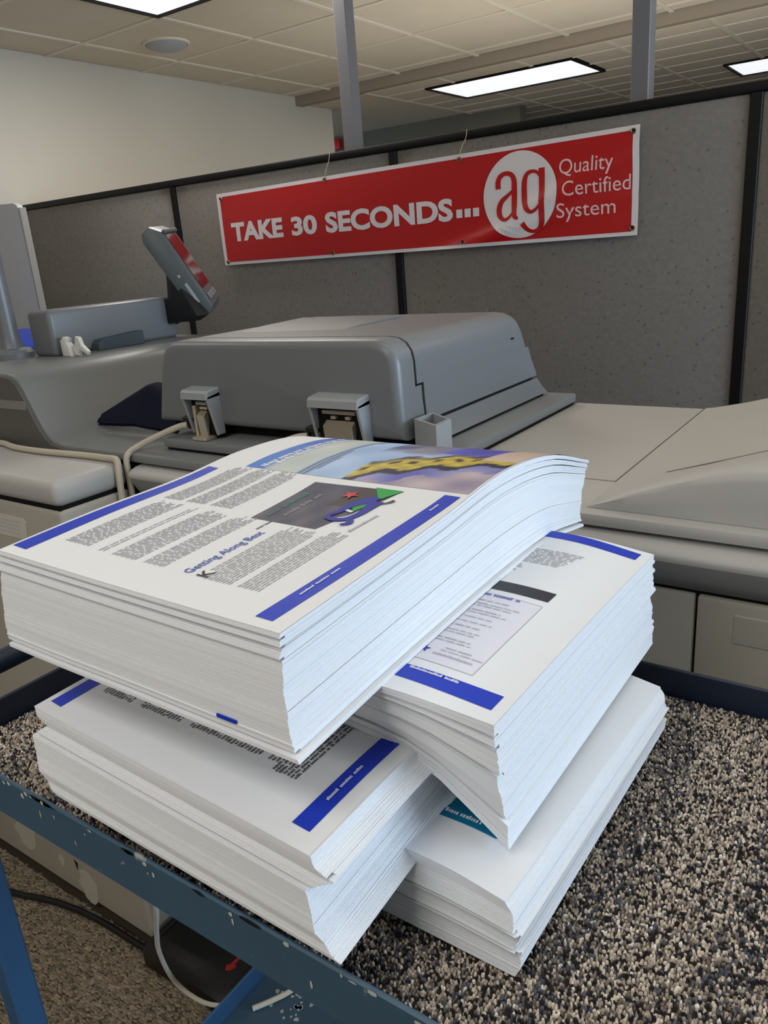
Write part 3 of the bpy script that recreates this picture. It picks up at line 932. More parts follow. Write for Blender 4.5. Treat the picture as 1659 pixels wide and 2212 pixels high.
# cables around the copier
b = B()
b.tube([(-1.163, 0.985, -0.292), (-1.185, 0.975, -0.297), (-1.235, 0.95, -0.318), (-1.262, 0.93, -0.333), (-1.2545, 0.906, -0.338), (-1.2548, 0.899, -0.352), (-1.2548, 0.8985, -0.40), (-1.2548, 0.8985, -0.75)], 0.0062, 8)
tag(b.obj('feeder_cable', M['cable']), 'beige cable running from the left feeder hinge into the gap', 'cable')
b = B()
b.tube([(-1.95, 0.885, -0.345), (-1.70, 0.890, -0.345), (-1.66, 0.889, -0.345), (-1.60, 0.876, -0.345), (-1.50, 0.874, -0.345), (-1.38, 0.884, -0.345), (-1.30, 0.886, -0.3445), (-1.264, 0.884, -0.346), (-1.2535, 0.876, -0.372), (-1.2530, 0.872, -0.46), (-1.2530, 0.872, -0.75)], 0.0066, 8)
tag(b.obj('finisher_cable', M['cable']), 'beige cable lying across the top of the finisher cabinet', 'cable')
b = B()
b.tube([(-0.862, 0.986, -0.293), (-0.885, 0.978, -0.296), (-0.93, 0.955, -0.312), (-0.96, 0.945, -0.330)], 0.0058, 8)
tag(b.obj('feeder_cable', M['cable']), 'short beige cable from the right feeder hinge behind the top paper stack', 'cable')

# ------------------------------------------------------------------ floor pile and things on the floor
DOME = [(math.cos(k * 1.0472), math.sin(k * 1.0472), 0.0) for k in range(6)] + [(0.66 * math.cos(k * 2.0944 + .5), 0.66 * math.sin(k * 2.0944 + .5), 0.8) for k in range(3)] + [(0, 0, 1)]
DFACE = [(0, 1, 6), (1, 2, 7), (1, 7, 6), (2, 3, 7), (3, 4, 8), (3, 8, 7), (4, 5, 8), (5, 0, 6), (5, 6, 8), (6, 7, 9), (7, 8, 9), (8, 6, 9)]


def pile(name, parent, x0, x1, y0, y1, z, px, py, palette, weights, rx, ry, rz, seed, rows=False, skip=None, streak=None):
    rnd = random.Random(seed)
    lin = [s2l(c) for c in palette]; idx = list(range(len(palette)))
    verts, faces, cols = [], [], []
    nx = int((x1 - x0) / px); ny = int((y1 - y0) / py)
    for i in range(nx):
        for j in range(ny):
            cx = x0 + (i + 0.5 + (0.5 * (j % 2) if rows else 0) + rnd.uniform(-.35, .35)) * px
            cy = y0 + (j + 0.5 + rnd.uniform(-.3, .3)) * py
            if cx < x0 or cx > x1 or cy < y0 or cy > y1: continue
            if skip and skip(cx, cy): continue
            a = rnd.uniform(0, 3.14159) if not rows else rnd.gauss(0.15, 0.3)
            ca, sa = math.cos(a), math.sin(a)
            sx = rx * rnd.uniform(.7, 1.25); sy = ry * rnd.uniform(.7, 1.25); h = rz * rnd.uniform(.5, 1.25)
            base = len(verts)
            for (ux, uy, uz) in DOME:
                verts.append((cx + sx * ux * ca - sy * uy * sa, cy + sx * ux * sa + sy * uy * ca, z + h * uz))
            faces += [(base + a_, base + b_, base + c_) for a_, b_, c_ in DFACE]
            c = lin[rnd.choices(idx, weights if not streak or math.sin(cx * 70 + 1.2 * math.sin(cy * 9)) < 0.55 else streak)[0]]; g = rnd.uniform(.8, 1.2)
            cols += [(min(1, c[0] * g), min(1, c[1] * g), min(1, c[2] * g), 1.0)] * 10
    me = bpy.data.meshes.new(name)
    c0 = ((x0 + x1) / 2, (y0 + y1) / 2, z)
    me.from_pydata([(v[0] - c0[0], v[1] - c0[1], v[2] - c0[2]) for v in verts], [], faces)
    ca = me.color_attributes.new('Col', 'FLOAT_COLOR', 'POINT')
    ca.data.foreach_set('color', [x for c in cols for x in c])
    me.materials.append(M['carpet'])
    me.shade_smooth()
    o = link(name, me, c0, parent)
    o['kind'] = 'stuff'
    return o


def under_things(x, y):
    return (y > 0.746 and x < -1.263) or y > 0.915
pile('carpet_pile', floor, -2.25, -0.55, 0.36, 0.98, -1.4505, 0.0098, 0.0062, [(138, 126, 108), (128, 117, 101), (148, 134, 115), (108, 99, 84)], [5, 4, 2, 2], 0.0082, 0.0042, 0.0046, 5, rows=True, skip=under_things)

t = thing('network_box', 'black plastic box with red emblem on the floor under the cart', 'electronic box', (-1.13, 0.80, -1.442))
B().prism([(0.706, -1.442), (0.706, -1.402), (0.726, -1.390), (0.898, -1.390), (0.908, -1.400), (0.908, -1.442)], 'x', -1.252, -0.995, 0.004, 2).obj('case', M['box_black'], t)
for xx in (-1.24, -1.01):
    B().box(xx, xx + 0.006, 0.735, 0.90, -1.3905, -1.388, 0.001, 1).obj('edge_rib', M['arm_dark'], t)
b = B()
vs, fs = ribbon([(-1.043, 0.770), (-1.043, 0.790), (-1.040, 0.812), (-1.041, 0.838)], [0.010, 0.007, 0.010, 0.008])
b.mesh([(v.x, v.y, -1.3895) for v in vs], fs)
vs, fs = ribbon([(-1.050, 0.764), (-1.042, 0.770), (-1.034, 0.778)], [0.012, 0.016, 0.006])
b.mesh([(v.x, v.y, -1.3894) for v in vs], fs)
b.obj('red_emblem', M['box_red'], t, smooth=0)
for k in range(3):
    B().box(-0.9955, -0.9942, 0.745 + 0.045 * k, 0.765 + 0.045 * k, -1.418, -1.412).obj('port_mark', M['bracket'], t, smooth=0)

b = B()
b.tube([(-2.1, 0.60, -1.437), (-1.86, 0.635, -1.437), (-1.70, 0.668, -1.437), (-1.60, 0.700, -1.437), (-1.50, 0.720, -1.437), (-1.40, 0.728, -1.437), (-1.30, 0.730, -1.437), (-1.253, 0.738, -1.437), (-1.252, 0.78, -1.437), (-1.253, 0.86, -1.437)], 0.0075, 8)
tag(b.obj('floor_cable', M['cable_b']), 'black power cable on the carpet along the finisher cabinet', 'cable')

# ------------------------------------------------------------------ cart
TX0, TX1, TY0, TY1 = -0.779, 0.300, 0.270, 0.726
cart = thing('utility_cart', 'worn blue steel utility cart with carpeted top tray and lower shelf', 'cart', (-0.24, 0.5, -1.45))
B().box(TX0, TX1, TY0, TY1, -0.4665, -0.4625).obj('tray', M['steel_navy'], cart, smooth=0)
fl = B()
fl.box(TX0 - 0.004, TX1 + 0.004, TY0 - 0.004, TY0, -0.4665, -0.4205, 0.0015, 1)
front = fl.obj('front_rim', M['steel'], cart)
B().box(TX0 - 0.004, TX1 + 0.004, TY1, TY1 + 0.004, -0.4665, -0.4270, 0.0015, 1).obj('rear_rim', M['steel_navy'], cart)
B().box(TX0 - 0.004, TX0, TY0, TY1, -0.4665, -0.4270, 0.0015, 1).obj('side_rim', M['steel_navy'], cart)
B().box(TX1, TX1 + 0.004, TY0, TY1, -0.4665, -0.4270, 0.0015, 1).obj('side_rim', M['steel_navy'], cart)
rnd = random.Random(11)
b = B()
for k in range(34):
    x = rnd.uniform(-0.72, 0.10); top = rnd.random() < 0.6
    z = -0.4222 - abs(rnd.gauss(0, 0.0025)) if top else rnd.uniform(-0.456, -0.428)
    w = rnd.uniform(0.0008, 0.004) if top else rnd.uniform(0.0006, 0.0016); h = rnd.uniform(0.0008, 0.0028) if top else rnd.uniform(0.001, 0.005)
    n = 7
    b.mesh([(x + w * math.cos(6.283 * q / n) * rnd.uniform(.6, 1.2), TY0 - 0.0044, z + h * math.sin(6.283 * q / n) * rnd.uniform(.6, 1.2)) for q in range(n)], [tuple(range(n))])
o = b.obj('paint_chip', M['chip'], front, smooth=0); o['kind'] = 'stuff'
b = B()
for k in range(14):
    x = rnd.uniform(-0.70, 0.05); w = rnd.uniform(0.004, 0.016); n = 7
    b.mesh([(x + w * math.cos(6.283 * q / n) * rnd.uniform(.6, 1.2), TY0 - 0.0043, -0.4222 + 0.0018 * math.sin(6.283 * q / n) * rnd.uniform(.5, 1.5)) for q in range(n)], [tuple(range(n))])
o = b.obj('bare_metal_spot', M['arm_dark'], front, smooth=0); o['kind'] = 'stuff'
for x0, x1 in ((TX0 - 0.022, TX0 + 0.010), (TX1 - 0.010, TX1 + 0.022)):
    for y0, y1 in ((TY0, TY0 + 0.03), (TY1 - 0.03, TY1)):
        out = x0 if x0 < -0.5 else x1 - 0.004
        b = B()
        b.box(x0, x1, y0, y1, -1.375, -0.4675, 0.003, 1)
        b.obj('leg', M['steel_blue'], cart)
        xm, ym = (x0 + x1) / 2, (y0 + y1) / 2
        b = B()
        b.box(xm - 0.012, xm + 0.012, ym - 0.02, ym - 0.015, -1.425, -1.37, 0.001, 1).box(xm - 0.012, xm + 0.012, ym + 0.015, ym + 0.02, -1.425, -1.37, 0.001, 1)
        b.box(xm - 0.012, xm + 0.012, ym - 0.02, ym + 0.02, -1.376, -1.37)
        cst = b.obj('caster_fork', M['metal'], cart)
        b = B()
        b.tube([(xm, ym - 0.013, -1.417), (xm, ym + 0.013, -1.417)], 0.033, 20, 1)
        b.obj('caster_wheel', M['black'], cst)
ls = B()
ls.box(TX0 + 0.012, TX1 - 0.012, TY0 + 0.004, TY1 - 0.004, -1.104, -1.100)
sh = ls.obj('lower_shelf', M['steel'], cart, smooth=0)
b = B()
b.box(TX0 + 0.010, TX0 + 0.014, TY0 + 0.03, TY1 - 0.03, -1.104, -1.066, 0.001, 1).box(TX1 - 0.014, TX1 - 0.010, TY0 + 0.03, TY1 - 0.03, -1.104, -1.066, 0.001, 1)
b.box(TX0 + 0.03, TX1 - 0.03, TY0 + 0.002, TY0 + 0.006, -1.104, -1.066, 0.001, 1).box(TX0 + 0.03, TX1 - 0.03, TY1 - 0.006, TY1 - 0.002, -1.104, -1.066, 0.001, 1)
b.obj('shelf_rim', M['steel_blue'], sh)
b = B()
rnd = random.Random(4)
for k in range(26):
    x, y, r_ = rnd.gauss(-0.70, 0.018), rnd.gauss(0.625, 0.022), rnd.uniform(0.002, 0.0055)
    n = 7
    b.mesh([(x + r_ * math.cos(6.283 * q / n) * rnd.uniform(.5, 1.2), y + r_ * math.sin(6.283 * q / n) * rnd.uniform(.5, 1.2), -1.0996) for q in range(n)], [tuple(range(n))])
o = b.obj('paint_chip', M['chip'], sh, smooth=0); o['kind'] = 'stuff'
b = B()
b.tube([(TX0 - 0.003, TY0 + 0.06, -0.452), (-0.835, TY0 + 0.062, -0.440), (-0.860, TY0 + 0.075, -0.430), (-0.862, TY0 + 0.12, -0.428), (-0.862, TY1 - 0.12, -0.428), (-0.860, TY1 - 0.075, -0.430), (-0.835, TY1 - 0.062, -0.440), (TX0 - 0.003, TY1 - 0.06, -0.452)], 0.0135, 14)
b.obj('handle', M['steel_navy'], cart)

mat_ = thing('carpet_mat', 'brown flecked loop carpet piece lining the cart tray', 'carpet', (-0.24, 0.5, -0.4625))
B().box(TX0 + 0.002, TX1 - 0.002, TY0 + 0.002, TY1 - 0.002, -0.4625, -0.4585).obj('backing', M['carpet_base'], mat_, smooth=0)
pal = [(208, 196, 180), (170, 158, 146), (122, 114, 107), (46, 44, 46), (90, 94, 104), (226, 218, 206)]
def streak_pile():
    return pile('loop_pile', mat_, TX0 + 0.003, TX1 - 0.003, TY0 + 0.003, TY1 - 0.003, -0.4588, 0.0023, 0.0023, pal, [5, 5, 3, 5, 1, 1], 0.0017, 0.0012, 0.0032, 8, streak=[3, 4, 4, 6, 5, 1])
streak_pile()

b = B()
b.tube([(-0.765, 0.45, -0.468), (-0.757, 0.455, -0.60), (-0.755, 0.46, -0.78), (-0.834, 0.50, -0.924), (-0.889, 0.53, -1.03), (-0.911, 0.56, -1.135), (-0.873, 0.58, -1.178), (-0.816, 0.60, -1.172), (-0.72, 0.62, -1.15), (-0.60, 0.62, -1.112)], 0.0038, 8)
tag(b.obj('hanging_cord', M['cable_w']), 'thin white cord hanging in a loop below the cart tray', 'cord')
b = B()
b.tube([(-0.738, 0.572, -1.0955), (-0.722, 0.596, -1.095), (-0.708, 0.622, -1.095), (-0.700, 0.650, -1.095), (-0.697, 0.685, -1.0955)], 0.0042, 8)
tag(b.obj('cord_end', M['cable_w']), 'cut white cord end lying on the blue lower shelf', 'cord')

# ------------------------------------------------------------------ stacks of printed sheets
def crom(p0, p1, p2, p3, t):
    return 0.5 * ((2 * p1) + (-p0 + p2) * t + (2 * p0 - 5 * p1 + 4 * p2 - p3) * t * t + (-p0 + 3 * p1 - 3 * p2 + p3) * t ** 3)


def crom1(a, u):
    n = len(a) - 1
    if n == 0: return a[0]
    x = min(max(u, 0.0), 1.0) * n
    i = min(int(x), n - 1); t = x - i
    if n == 1: return a[0] * (1 - t) + a[1] * t
    e0 = a[i - 1] if i > 0 else 2 * a[0] - a[1]
    e3 = a[i + 2] if i + 2 <= n else 2 * a[n] - a[n - 1]
    return crom(e0, a[i], a[i + 1], e3, t)


class Stack:
    """sheets between a bottom and a top surface; u runs along x, v along y, t from bottom to top"""
    def __init__(s, bot, top, zb, zt, steps, jit, seed):
        s.bot, s.top, s.zb, s.zt, s.steps, s.jit = bot, top, zb, zt, steps, jit
        s.rnd = random.Random(seed)

    def height(s, G, u, v):
        return crom1([crom1(r_, v) for r_ in G], u)

    def off(s, t):
        x = y = 0.0
        ks = s.steps
        for (a, b_) in zip(ks, ks[1:]):
            if a[0] <= t <= b_[0]:
                k = (t - a[0]) / max(1e-6, b_[0] - a[0])
                return a[1] + (b_[1] - a[1]) * k, a[2] + (b_[2] - a[2]) * k
        return ks[-1][1], ks[-1][2]

    def P(s, u, v, t, ox=0.0, oy=0.0):
        c = [(b_[0] + (a[0] - b_[0]) * t, b_[1] + (a[1] - b_[1]) * t) for b_, a in zip(s.bot, s.top)]   # LF RF RB LB
        x = (c[0][0] * (1 - u) + c[1][0] * u) * (1 - v) + (c[3][0] * (1 - u) + c[2][0] * u) * v
        y = (c[0][1] * (1 - u) + c[1][1] * u) * (1 - v) + (c[3][1] * (1 - u) + c[2][1] * u) * v
        z = s.height(s.zb, u, v) * (1 - t) + s.height(s.zt, u, v) * t
        return Vector((x + ox, y + oy, z))

    def build(s, root, bounds, pitch, tip=None, groove=0.0017):
        """bounds: t values that part the stack into bundles"""
        nu, nv = 18, 22
        per = [(i / nu, 0.0) for i in range(nu)] + [(1.0, j / nv) for j in range(nv)] + [(1 - i / nu, 1.0) for i in range(nu)] + [(0.0, 1 - j / nv) for j in range(nv)]
        # top and bottom heights along the rim and the inner ring are cached
        ins = 0.05
        inner = [(min(max(u, ins), 1 - ins), min(max(v, ins), 1 - ins)) for u, v in per]
        hz = [(s.height(s.zb, u, v), s.height(s.zt, u, v)) for u, v in per]
        hi = [(s.height(s.zb, u, v), s.height(s.zt, u, v)) for u, v in inner]
        thick = sum(b_ - a for a, b_ in hz) / len(hz)

        def xy(u, v, t):
            c = [(b_[0] + (a[0] - b_[0]) * t, b_[1] + (a[1] - b_[1]) * t) for b_, a in zip(s.bot, s.top)]
            return ((c[0][0] * (1 - u) + c[1][0] * u) * (1 - v) + (c[3][0] * (1 - u) + c[2][0] * u) * v,
                    (c[0][1] * (1 - u) + c[1][1] * u) * (1 - v) + (c[3][1] * (1 - u) + c[2][1] * u) * v)
        for b0, b1 in zip(bounds, bounds[1:]):
            verts, faces = [], []
            t = b0
            n = len(per)
            wx = wy = 0.0
            while t < b1 - 1e-6:
                t2 = min(b1, t + pitch / thick * s.rnd.uniform(0.5, 1.7))
                tm = (t + t2) / 2
                dx, dy = s.off(tm)
                wx = wx * 0.97 + s.rnd.gauss(0, s.jit * 0.28); wy = wy * 0.9 + s.rnd.gauss(0, 0.00003)
                big = s.rnd.random()
                ex = s.rnd.gauss(0, s.jit * 1.3) if big < 0.03 else 0
                ey = s.rnd.gauss(0, 0.0005) if big > 0.975 else 0
                ox, oy = dx + wx + ex, dy + wy + ey
                if b0 > 0 and (tm - b0) * thick < groove:
                    oy += 0.0055                     # a gap shows between two bundles at the front
                rot = s.rnd.gauss(0, 0.00012)
                base = len(verts)
                te = t2 - (t2 - t) * 0.01
                for ring, (uv, h) in enumerate(((inner, hi), (per, hz), (per, hz), (inner, hi))):
                    tt = t if ring < 2 else te
                    for (u, v), (za, zb_) in zip(uv, h):
                        x, y = xy(u, v, tm)
                        verts.append((x + ox - rot * (v - .5) * .4, y + oy + rot * (u - .5) * .4, za * (1 - tt) + zb_ * tt))
                for r_ in range(3):
                    for k in range(n):
                        k2 = (k + 1) % n
                        faces.append((base + r_ * n + k, base + r_ * n + k2, base + (r_ + 1) * n + k2, base + (r_ + 1) * n + k))
                t = t2
            # closed inside so that an outside look never meets the hollow
            me = bpy.data.meshes.new('sheet_bundle')
            lo = min(v[2] for v in verts)
            c = Vector((sum(v[0] for v in verts) / len(verts), sum(v[1] for v in verts) / len(verts), lo))
            me.from_pydata([(v[0] - c.x, v[1] - c.y, v[2] - c.z) for v in verts], [], faces)
            me.materials.append(M['paper'])
            o = link('sheet_bundle', me, c, root)
            o['kind'] = 'stuff'
            # lid of the bundle
            if b1 < 0.999:
                ox, oy = s.off(b1 - 0.004)
                b = B(); b.grid(lambda u, v: s.P(u, v, b1 - 0.002, ox, oy), 18, 22)
                b.obj('bundle_top', M['paper'], o, normals=False)
        ox, oy = s.off(1.0)
        s.o1 = (ox, oy)
        b = B()
        b.grid(lambda u, v: s.P(u, v, 1.0, ox, oy) + Vector((0, 0, 0.0003 + (tip(u, v) if tip else 0))), 40, 48)
        b.grid(lambda u, v: s.P(u, v, 1.0, ox, oy) + Vector((0, 0, 0.0001 + (tip(u, v) if tip else 0))), 40, 48)
        s.tip = tip
        s.sheet = b.obj('top_sheet', M['paper'], root, normals=False, smooth=50)
        return s.sheet

    def at(s, x, y, lift=0.0006):
        """point on the top sheet above (x, y)"""
        u, v = 0.5, 0.5
        ox, oy = s.o1
        c = s.top
        for _ in range(6):
            def f(u, v):
                return ((c[0][0] * (1 - u) + c[1][0] * u) * (1 - v) + (c[3][0] * (1 - u) + c[2][0] * u) * v + ox,
                        (c[0][1] * (1 - u) + c[1][1] * u) * (1 - v) + (c[3][1] * (1 - u) + c[2][1] * u) * v + oy)
            p = f(u, v); e = 1e-4
            pu = f(u + e, v); pv = f(u, v + e)
            a, b_ = (pu[0] - p[0]) / e, (pv[0] - p[0]) / e
            d, g = (pu[1] - p[1]) / e, (pv[1] - p[1]) / e
            det = a * g - b_ * d
            rx, ry = x - p[0], y - p[1]
            u += (rx * g - b_ * ry) / det; v += (a * ry - d * rx) / det
        z = s.height(s.zt, u, v) + (s.tip(u, v) if s.tip else 0)
        return Vector((x, y, z + lift))

    def quad(s, q, name, m, nu=24, nv=3, lift=0.0006):
        """print area with corners q (4 xy) laid on the sheet; nu along q0-q1"""
        b = B()
        def f(u, v):
            x = (q[0][0] * (1 - u) + q[1][0] * u) * (1 - v) + (q[3][0] * (1 - u) + q[2][0] * u) * v
            y = (q[0][1] * (1 - u) + q[1][1] * u) * (1 - v) + (q[3][1] * (1 - u) + q[2][1] * u) * v
            return s.at(x, y, lift)
        b.grid(f, nu, nv)
        return b.obj(name, m, s.sheet, normals=False)

    def poly(s, polys, name, m, lift=0.0008):
        b = B()
        for p in polys:
            b.face([s.at(x, y, lift) for x, y in p])
        return b.obj(name, m, s.sheet, smooth=0, normals=False)

    def words(s, o, ex, ey, lines, h, name, m, rnd, wl=(0.004, 0.011), gap=0.0016, lift=0.0007, indent=None, letters=False):
        """lines of printed words. o: start, ex: reading direction, ey: line direction (vectors), lines: [(offset, start, length)]"""
        b = B()
        ex = Vector(ex); ey = Vector(ey); o = Vector(o)
        for off, st, ln in lines:
            x = st
            while x < st + ln - 0.002:
                w = min(rnd.uniform(*wl), st + ln - x)
                if letters:
                    k = x
                    while k < x + w - 0.0006:
                        lw = rnd.uniform(0.55, 1.0) * h * 0.8
                        hh = h * (1.35 if rnd.random() < 0.25 else 1.0)
                        pts = [o + ex * k + ey * off, o + ex * (k + lw * .8) + ey * off, o + ex * (k + lw * .8) + ey * (off - hh), o + ex * k + ey * (off - hh)]
                        b.face([s.at(p.x, p.y, lift) for p in pts]); k += lw + h * 0.10
                else:
                    hh = h * rnd.uniform(.8, 1.15)
                    pts = [o + ex * x + ey * off, o + ex * (x + w) + ey * off, o + ex * (x + w) + ey * (off - hh), o + ex * x + ey * (off - hh)]
                    b.face([s.at(p.x, p.y, lift) for p in pts])
                x += w + gap
        ob = b.obj(name, m, s.sheet, smooth=0, normals=False)
        ob['kind'] = 'stuff'
        return ob


# --- lowest stack, on the carpet at the right
g = 'stacks of printed sheets on the cart'
root = thing('paper_stack', 'lowest paper stack lying on the carpet with blank top and teal printed strip', 'paper stack', (-0.40, 0.5, -0.4535), g)
zt = -0.3895
br = Stack([(-0.63, 0.347), (-0.173, 0.343), (-0.168, 0.648), (-0.63, 0.652)], [(-0.634, 0.345), (-0.179, 0.345), (-0.166, 0.638), (-0.634, 0.640)],
           [[-0.4535] * 4] * 4, [[zt] * 4] * 10 + [[zt - 0.001] * 4, [zt - 0.008] * 4],
           [(0, 0.000, 0.000), (0.12, 0.004, 0.001), (0.34, 0.006, 0.003), (0.36, 0.001, -0.002), (0.42, 0.003, 0.0005), (0.60, 0.007, 0.002), (0.62, 0.005, -0.003), (0.85, 0.004, 0.002), (1.0, 0.0, 0.001)], 0.00055, 21)
br.build(root, [0, 0.36, 0.62, 1.0], 0.0006)
br.quad([(-0.30, 0.386), (-0.206, 0.387), (-0.206, 0.44), (-0.30, 0.44)], 'teal_strip', M['ink_teal'], 10, 4)
br.words((-0.25, 0.392), (1, 0), (0, -1), [(0, 0, 0.03)], 0.003, 'strip_lettering', M['ink_white'], random.Random(2), letters=True)

# --- front left stack, overhanging the front rim
root = thing('paper_stack', 'front paper stack overhanging the blue front rim, blank front half and black text rows', 'paper stack', (-0.4, 0.48, -0.405), g)
zb_v = [-0.405, -0.397, -0.3885, -0.3885, -0.3885, -0.3885]
zt_l = [-0.3325, -0.331, -0.331, -0.331, -0.331, -0.331]
zt_r = [-0.333, -0.332, -0.337, -0.341, -0.341, -0.341]
bl = Stack([(-0.546, 0.2655), (-0.2465, 0.2595), (-0.2465, 0.715), (-0.546, 0.72)], [(-0.568, 0.2765), (-0.2635, 0.2625), (-0.2635, 0.716), (-0.568, 0.72)],
           [zb_v] * 3, [zt_l, zt_l, zt_l, zt_l, zt_l, [-0.3325, -0.331, -0.333, -0.334, -0.334, -0.334], zt_r],
           [(0, 0.0, 0.001), (0.06, -0.004, -0.001), (0.15, -0.008, 0.0), (0.28, -0.010, -0.004), (0.45, -0.009, -0.003), (0.66, -0.008, -0.003), (0.69, -0.006, -0.002), (0.76, 0.004, 0.0), (0.80, 0.012, 0.003), (0.84, 0.008, 0.001), (0.90, 0.002, 0.0), (1.0, 0.0, 0.0)], 0.0006, 31)
bl.build(root, [0, 0.68, 0.81, 1.0], 0.0006)
bl.quad([(-0.5615, 0.288), (-0.5615, 0.50), (-0.546, 0.50), (-0.546, 0.2865)], 'header_bar', M['blue_ink'])
bl.quad([(-0.2905, 0.2785), (-0.2905, 0.50), (-0.2755, 0.50), (-0.2755, 0.2775)], 'footer_bar', M['blue_ink'])
rnd = random.Random(6)
bl.words((-0.2835, 0.305), (0, 1), (1, 0), [(0.0012, 0, 0.012), (0.0012, 0.014, 0.013), (0.0012, 0.029, 0.010)], 0.0019, 'footer_lettering', M['ink_white'], rnd, letters=True, wl=(0.02, 0.02), lift=0.001)
lines = []
x = -0.532
while x < -0.312:
    if not (-0.497 < x < -0.486 or -0.437 < x < -0.430 or -0.352 < x < -0.346):
        lines.append((x, 0.3185 + rnd.uniform(-.0006, .001) - (0.008 if x > -0.335 else 0), 0.16))
    x += 0.0034
bl.words((0, 0), (0, 1), (1, 0), lines, 0.0018, 'body_text', M['ink_dark'], rnd, wl=(0.003, 0.009), gap=0.0013, letters=True)

# --- middle stack at the right
root = thing('paper_stack', 'middle paper stack with two blue bars, black bar and framed text box', 'paper stack', (-0.42, 0.53, -0.388), g)
cols = [-0.329, -0.3288, -0.3286, -0.3286, -0.3287, -0.3290, -0.3420, -0.3875]
zbm = [[c] * 4 for c in cols]
ztm = [[-0.277] * 4] * 5 + [[-0.2775, -0.2768, -0.2765, -0.2765], [-0.2775, -0.2765, -0.2758, -0.2755], [-0.2815, -0.2805, -0.281, -0.283]]
mr = Stack([(-0.65, 0.372), (-0.192, 0.380), (-0.191, 0.700), (-0.65, 0.700)], [(-0.645, 0.360), (-0.1925, 0.3635), (-0.1865, 0.6735), (-0.645, 0.677)],
           zbm, ztm,
           [(0, 0.0, -0.002), (0.10, -0.001, 0.001), (0.20, 0.001, -0.001), (0.215, -0.002, 0.002), (0.43, 0.0, -0.002), (0.60, -0.004, 0.0), (0.615, 0.001, -0.0035), (0.80, -0.003, 0.001), (0.815, 0.0, -0.003), (0.90, -0.002, 0.001), (0.91, 0.0, -0.002), (1.0, 0.0, 0.0)], 0.0008, 41)
mr.build(root, [0, 0.21, 0.61, 0.81, 0.905, 1.0], 0.0007)
mr.quad([(-0.42, 0.384), (-0.2010, 0.376), (-0.2005, 0.3935), (-0.42, 0.3985)], 'footer_bar', M['blue_ink'])
mr.quad([(-0.42, 0.674), (-0.1965, 0.650), (-0.1955, 0.6655), (-0.42, 0.6905)], 'header_bar', M['blue_ink'])
mr.quad([(-0.42, 0.535), (-0.228, 0.5285), (-0.2275, 0.5455), (-0.42, 0.553)], 'black_bar', M['ink_dark'])
mr.quad([(-0.42, 0.411), (-0.2295, 0.404), (-0.2285, 0.5195), (-0.42, 0.528)], 'text_box', M['tint'], 24, 16, 0.0004)
def line_quad(p, q, w=0.0006):
    d = Vector((q[0] - p[0], q[1] - p[1])).normalized() * w / 2
    nn = Vector((-d.y, d.x))
    return [(p[0] - nn.x, p[1] - nn.y), (q[0] - nn.x, q[1] - nn.y), (q[0] + nn.x, q[1] + nn.y), (p[0] + nn.x, p[1] + nn.y)]
for p, q in (((-0.42, 0.411), (-0.2295, 0.404)), ((-0.2295, 0.404), (-0.2285, 0.5195)), ((-0.2285, 0.5195), (-0.42, 0.528))):
    mr.quad(line_quad(p, q), 'box_rule', M['ink_text'], 16, 1)
rnd = random.Random(9)
D = (1, -0.03)
mr.words((-0.25, 0.3905), (1, -0.035), (0, -1), [(0, -0.022, 0.0135), (0, -0.007, 0.012), (0, 0.0065, 0.011)], 0.0021, 'footer_lettering', M['ink_white'], rnd, letters=True, wl=(0.02, 0.02), lift=0.001)
mr.words((-0.30, 0.5150), D, (0, -1), [(-0.003, -0.1, 0.152)], 0.0030, 'box_heading', M['ink_head'], rnd, letters=True, wl=(0.008, 0.018), gap=0.003, lift=0.0009)
L = [(0.004, 0.048), (0.010, 0.060), (0.014, 0.058), (0.022, 0.050), (0.026, 0.056), (0.034, 0.048), (0.042, 0.052), (0.050, 0.046), (0.058, 0.050), (0.062, 0.048), (0.072, 0.050), (0.076, 0.052)]
mr.words((-0.30, 0.512), D, (0, -1), [(a, -0.1, 0.1 + b_) for a, b_ in L], 0.0012, 'box_text', M['ink_text'], rnd, lift=0.0009)
mr.words((-0.285, 0.4265), D, (0, -1), [(0.0, 0.022, 0.022), (0.004, 0.020, 0.034), (0.0, -0.05, 0.05)], 0.0012, 'box_text', M['ink_text'], rnd, lift=0.0009)
mr.words((-0.268, 0.4155), D, (0, -1), [(0, 0, 0.011), (0, 0.012, 0.022)], 0.0021, 'emblem_lettering', M['ink_text'], rnd, letters=True, wl=(0.02, 0.02), lift=0.0009)
st = []
for k in range(10):
    r_ = 0.0055 if k % 2 == 0 else 0.0022
    st.append((-0.277 + r_ * math.sin(6.283 * k / 10), 0.4195 + r_ * math.cos(6.283 * k / 10)))
mr.poly([st], 'star_emblem', M['ink_navy'], 0.0009)
lines = [(0.0035 * k, -0.1, (0.165 if k < 10 else 0.14) - 0.0012 * k - rnd.uniform(0, .006) * (k % 3 == 2)) for k in range(18) if k not in (10,)]
mr.words((-0.30, 0.627), D, (0, -1), lines, 0.0017, 'article_text', M['ink_text'], rnd, wl=(0.003, 0.010))

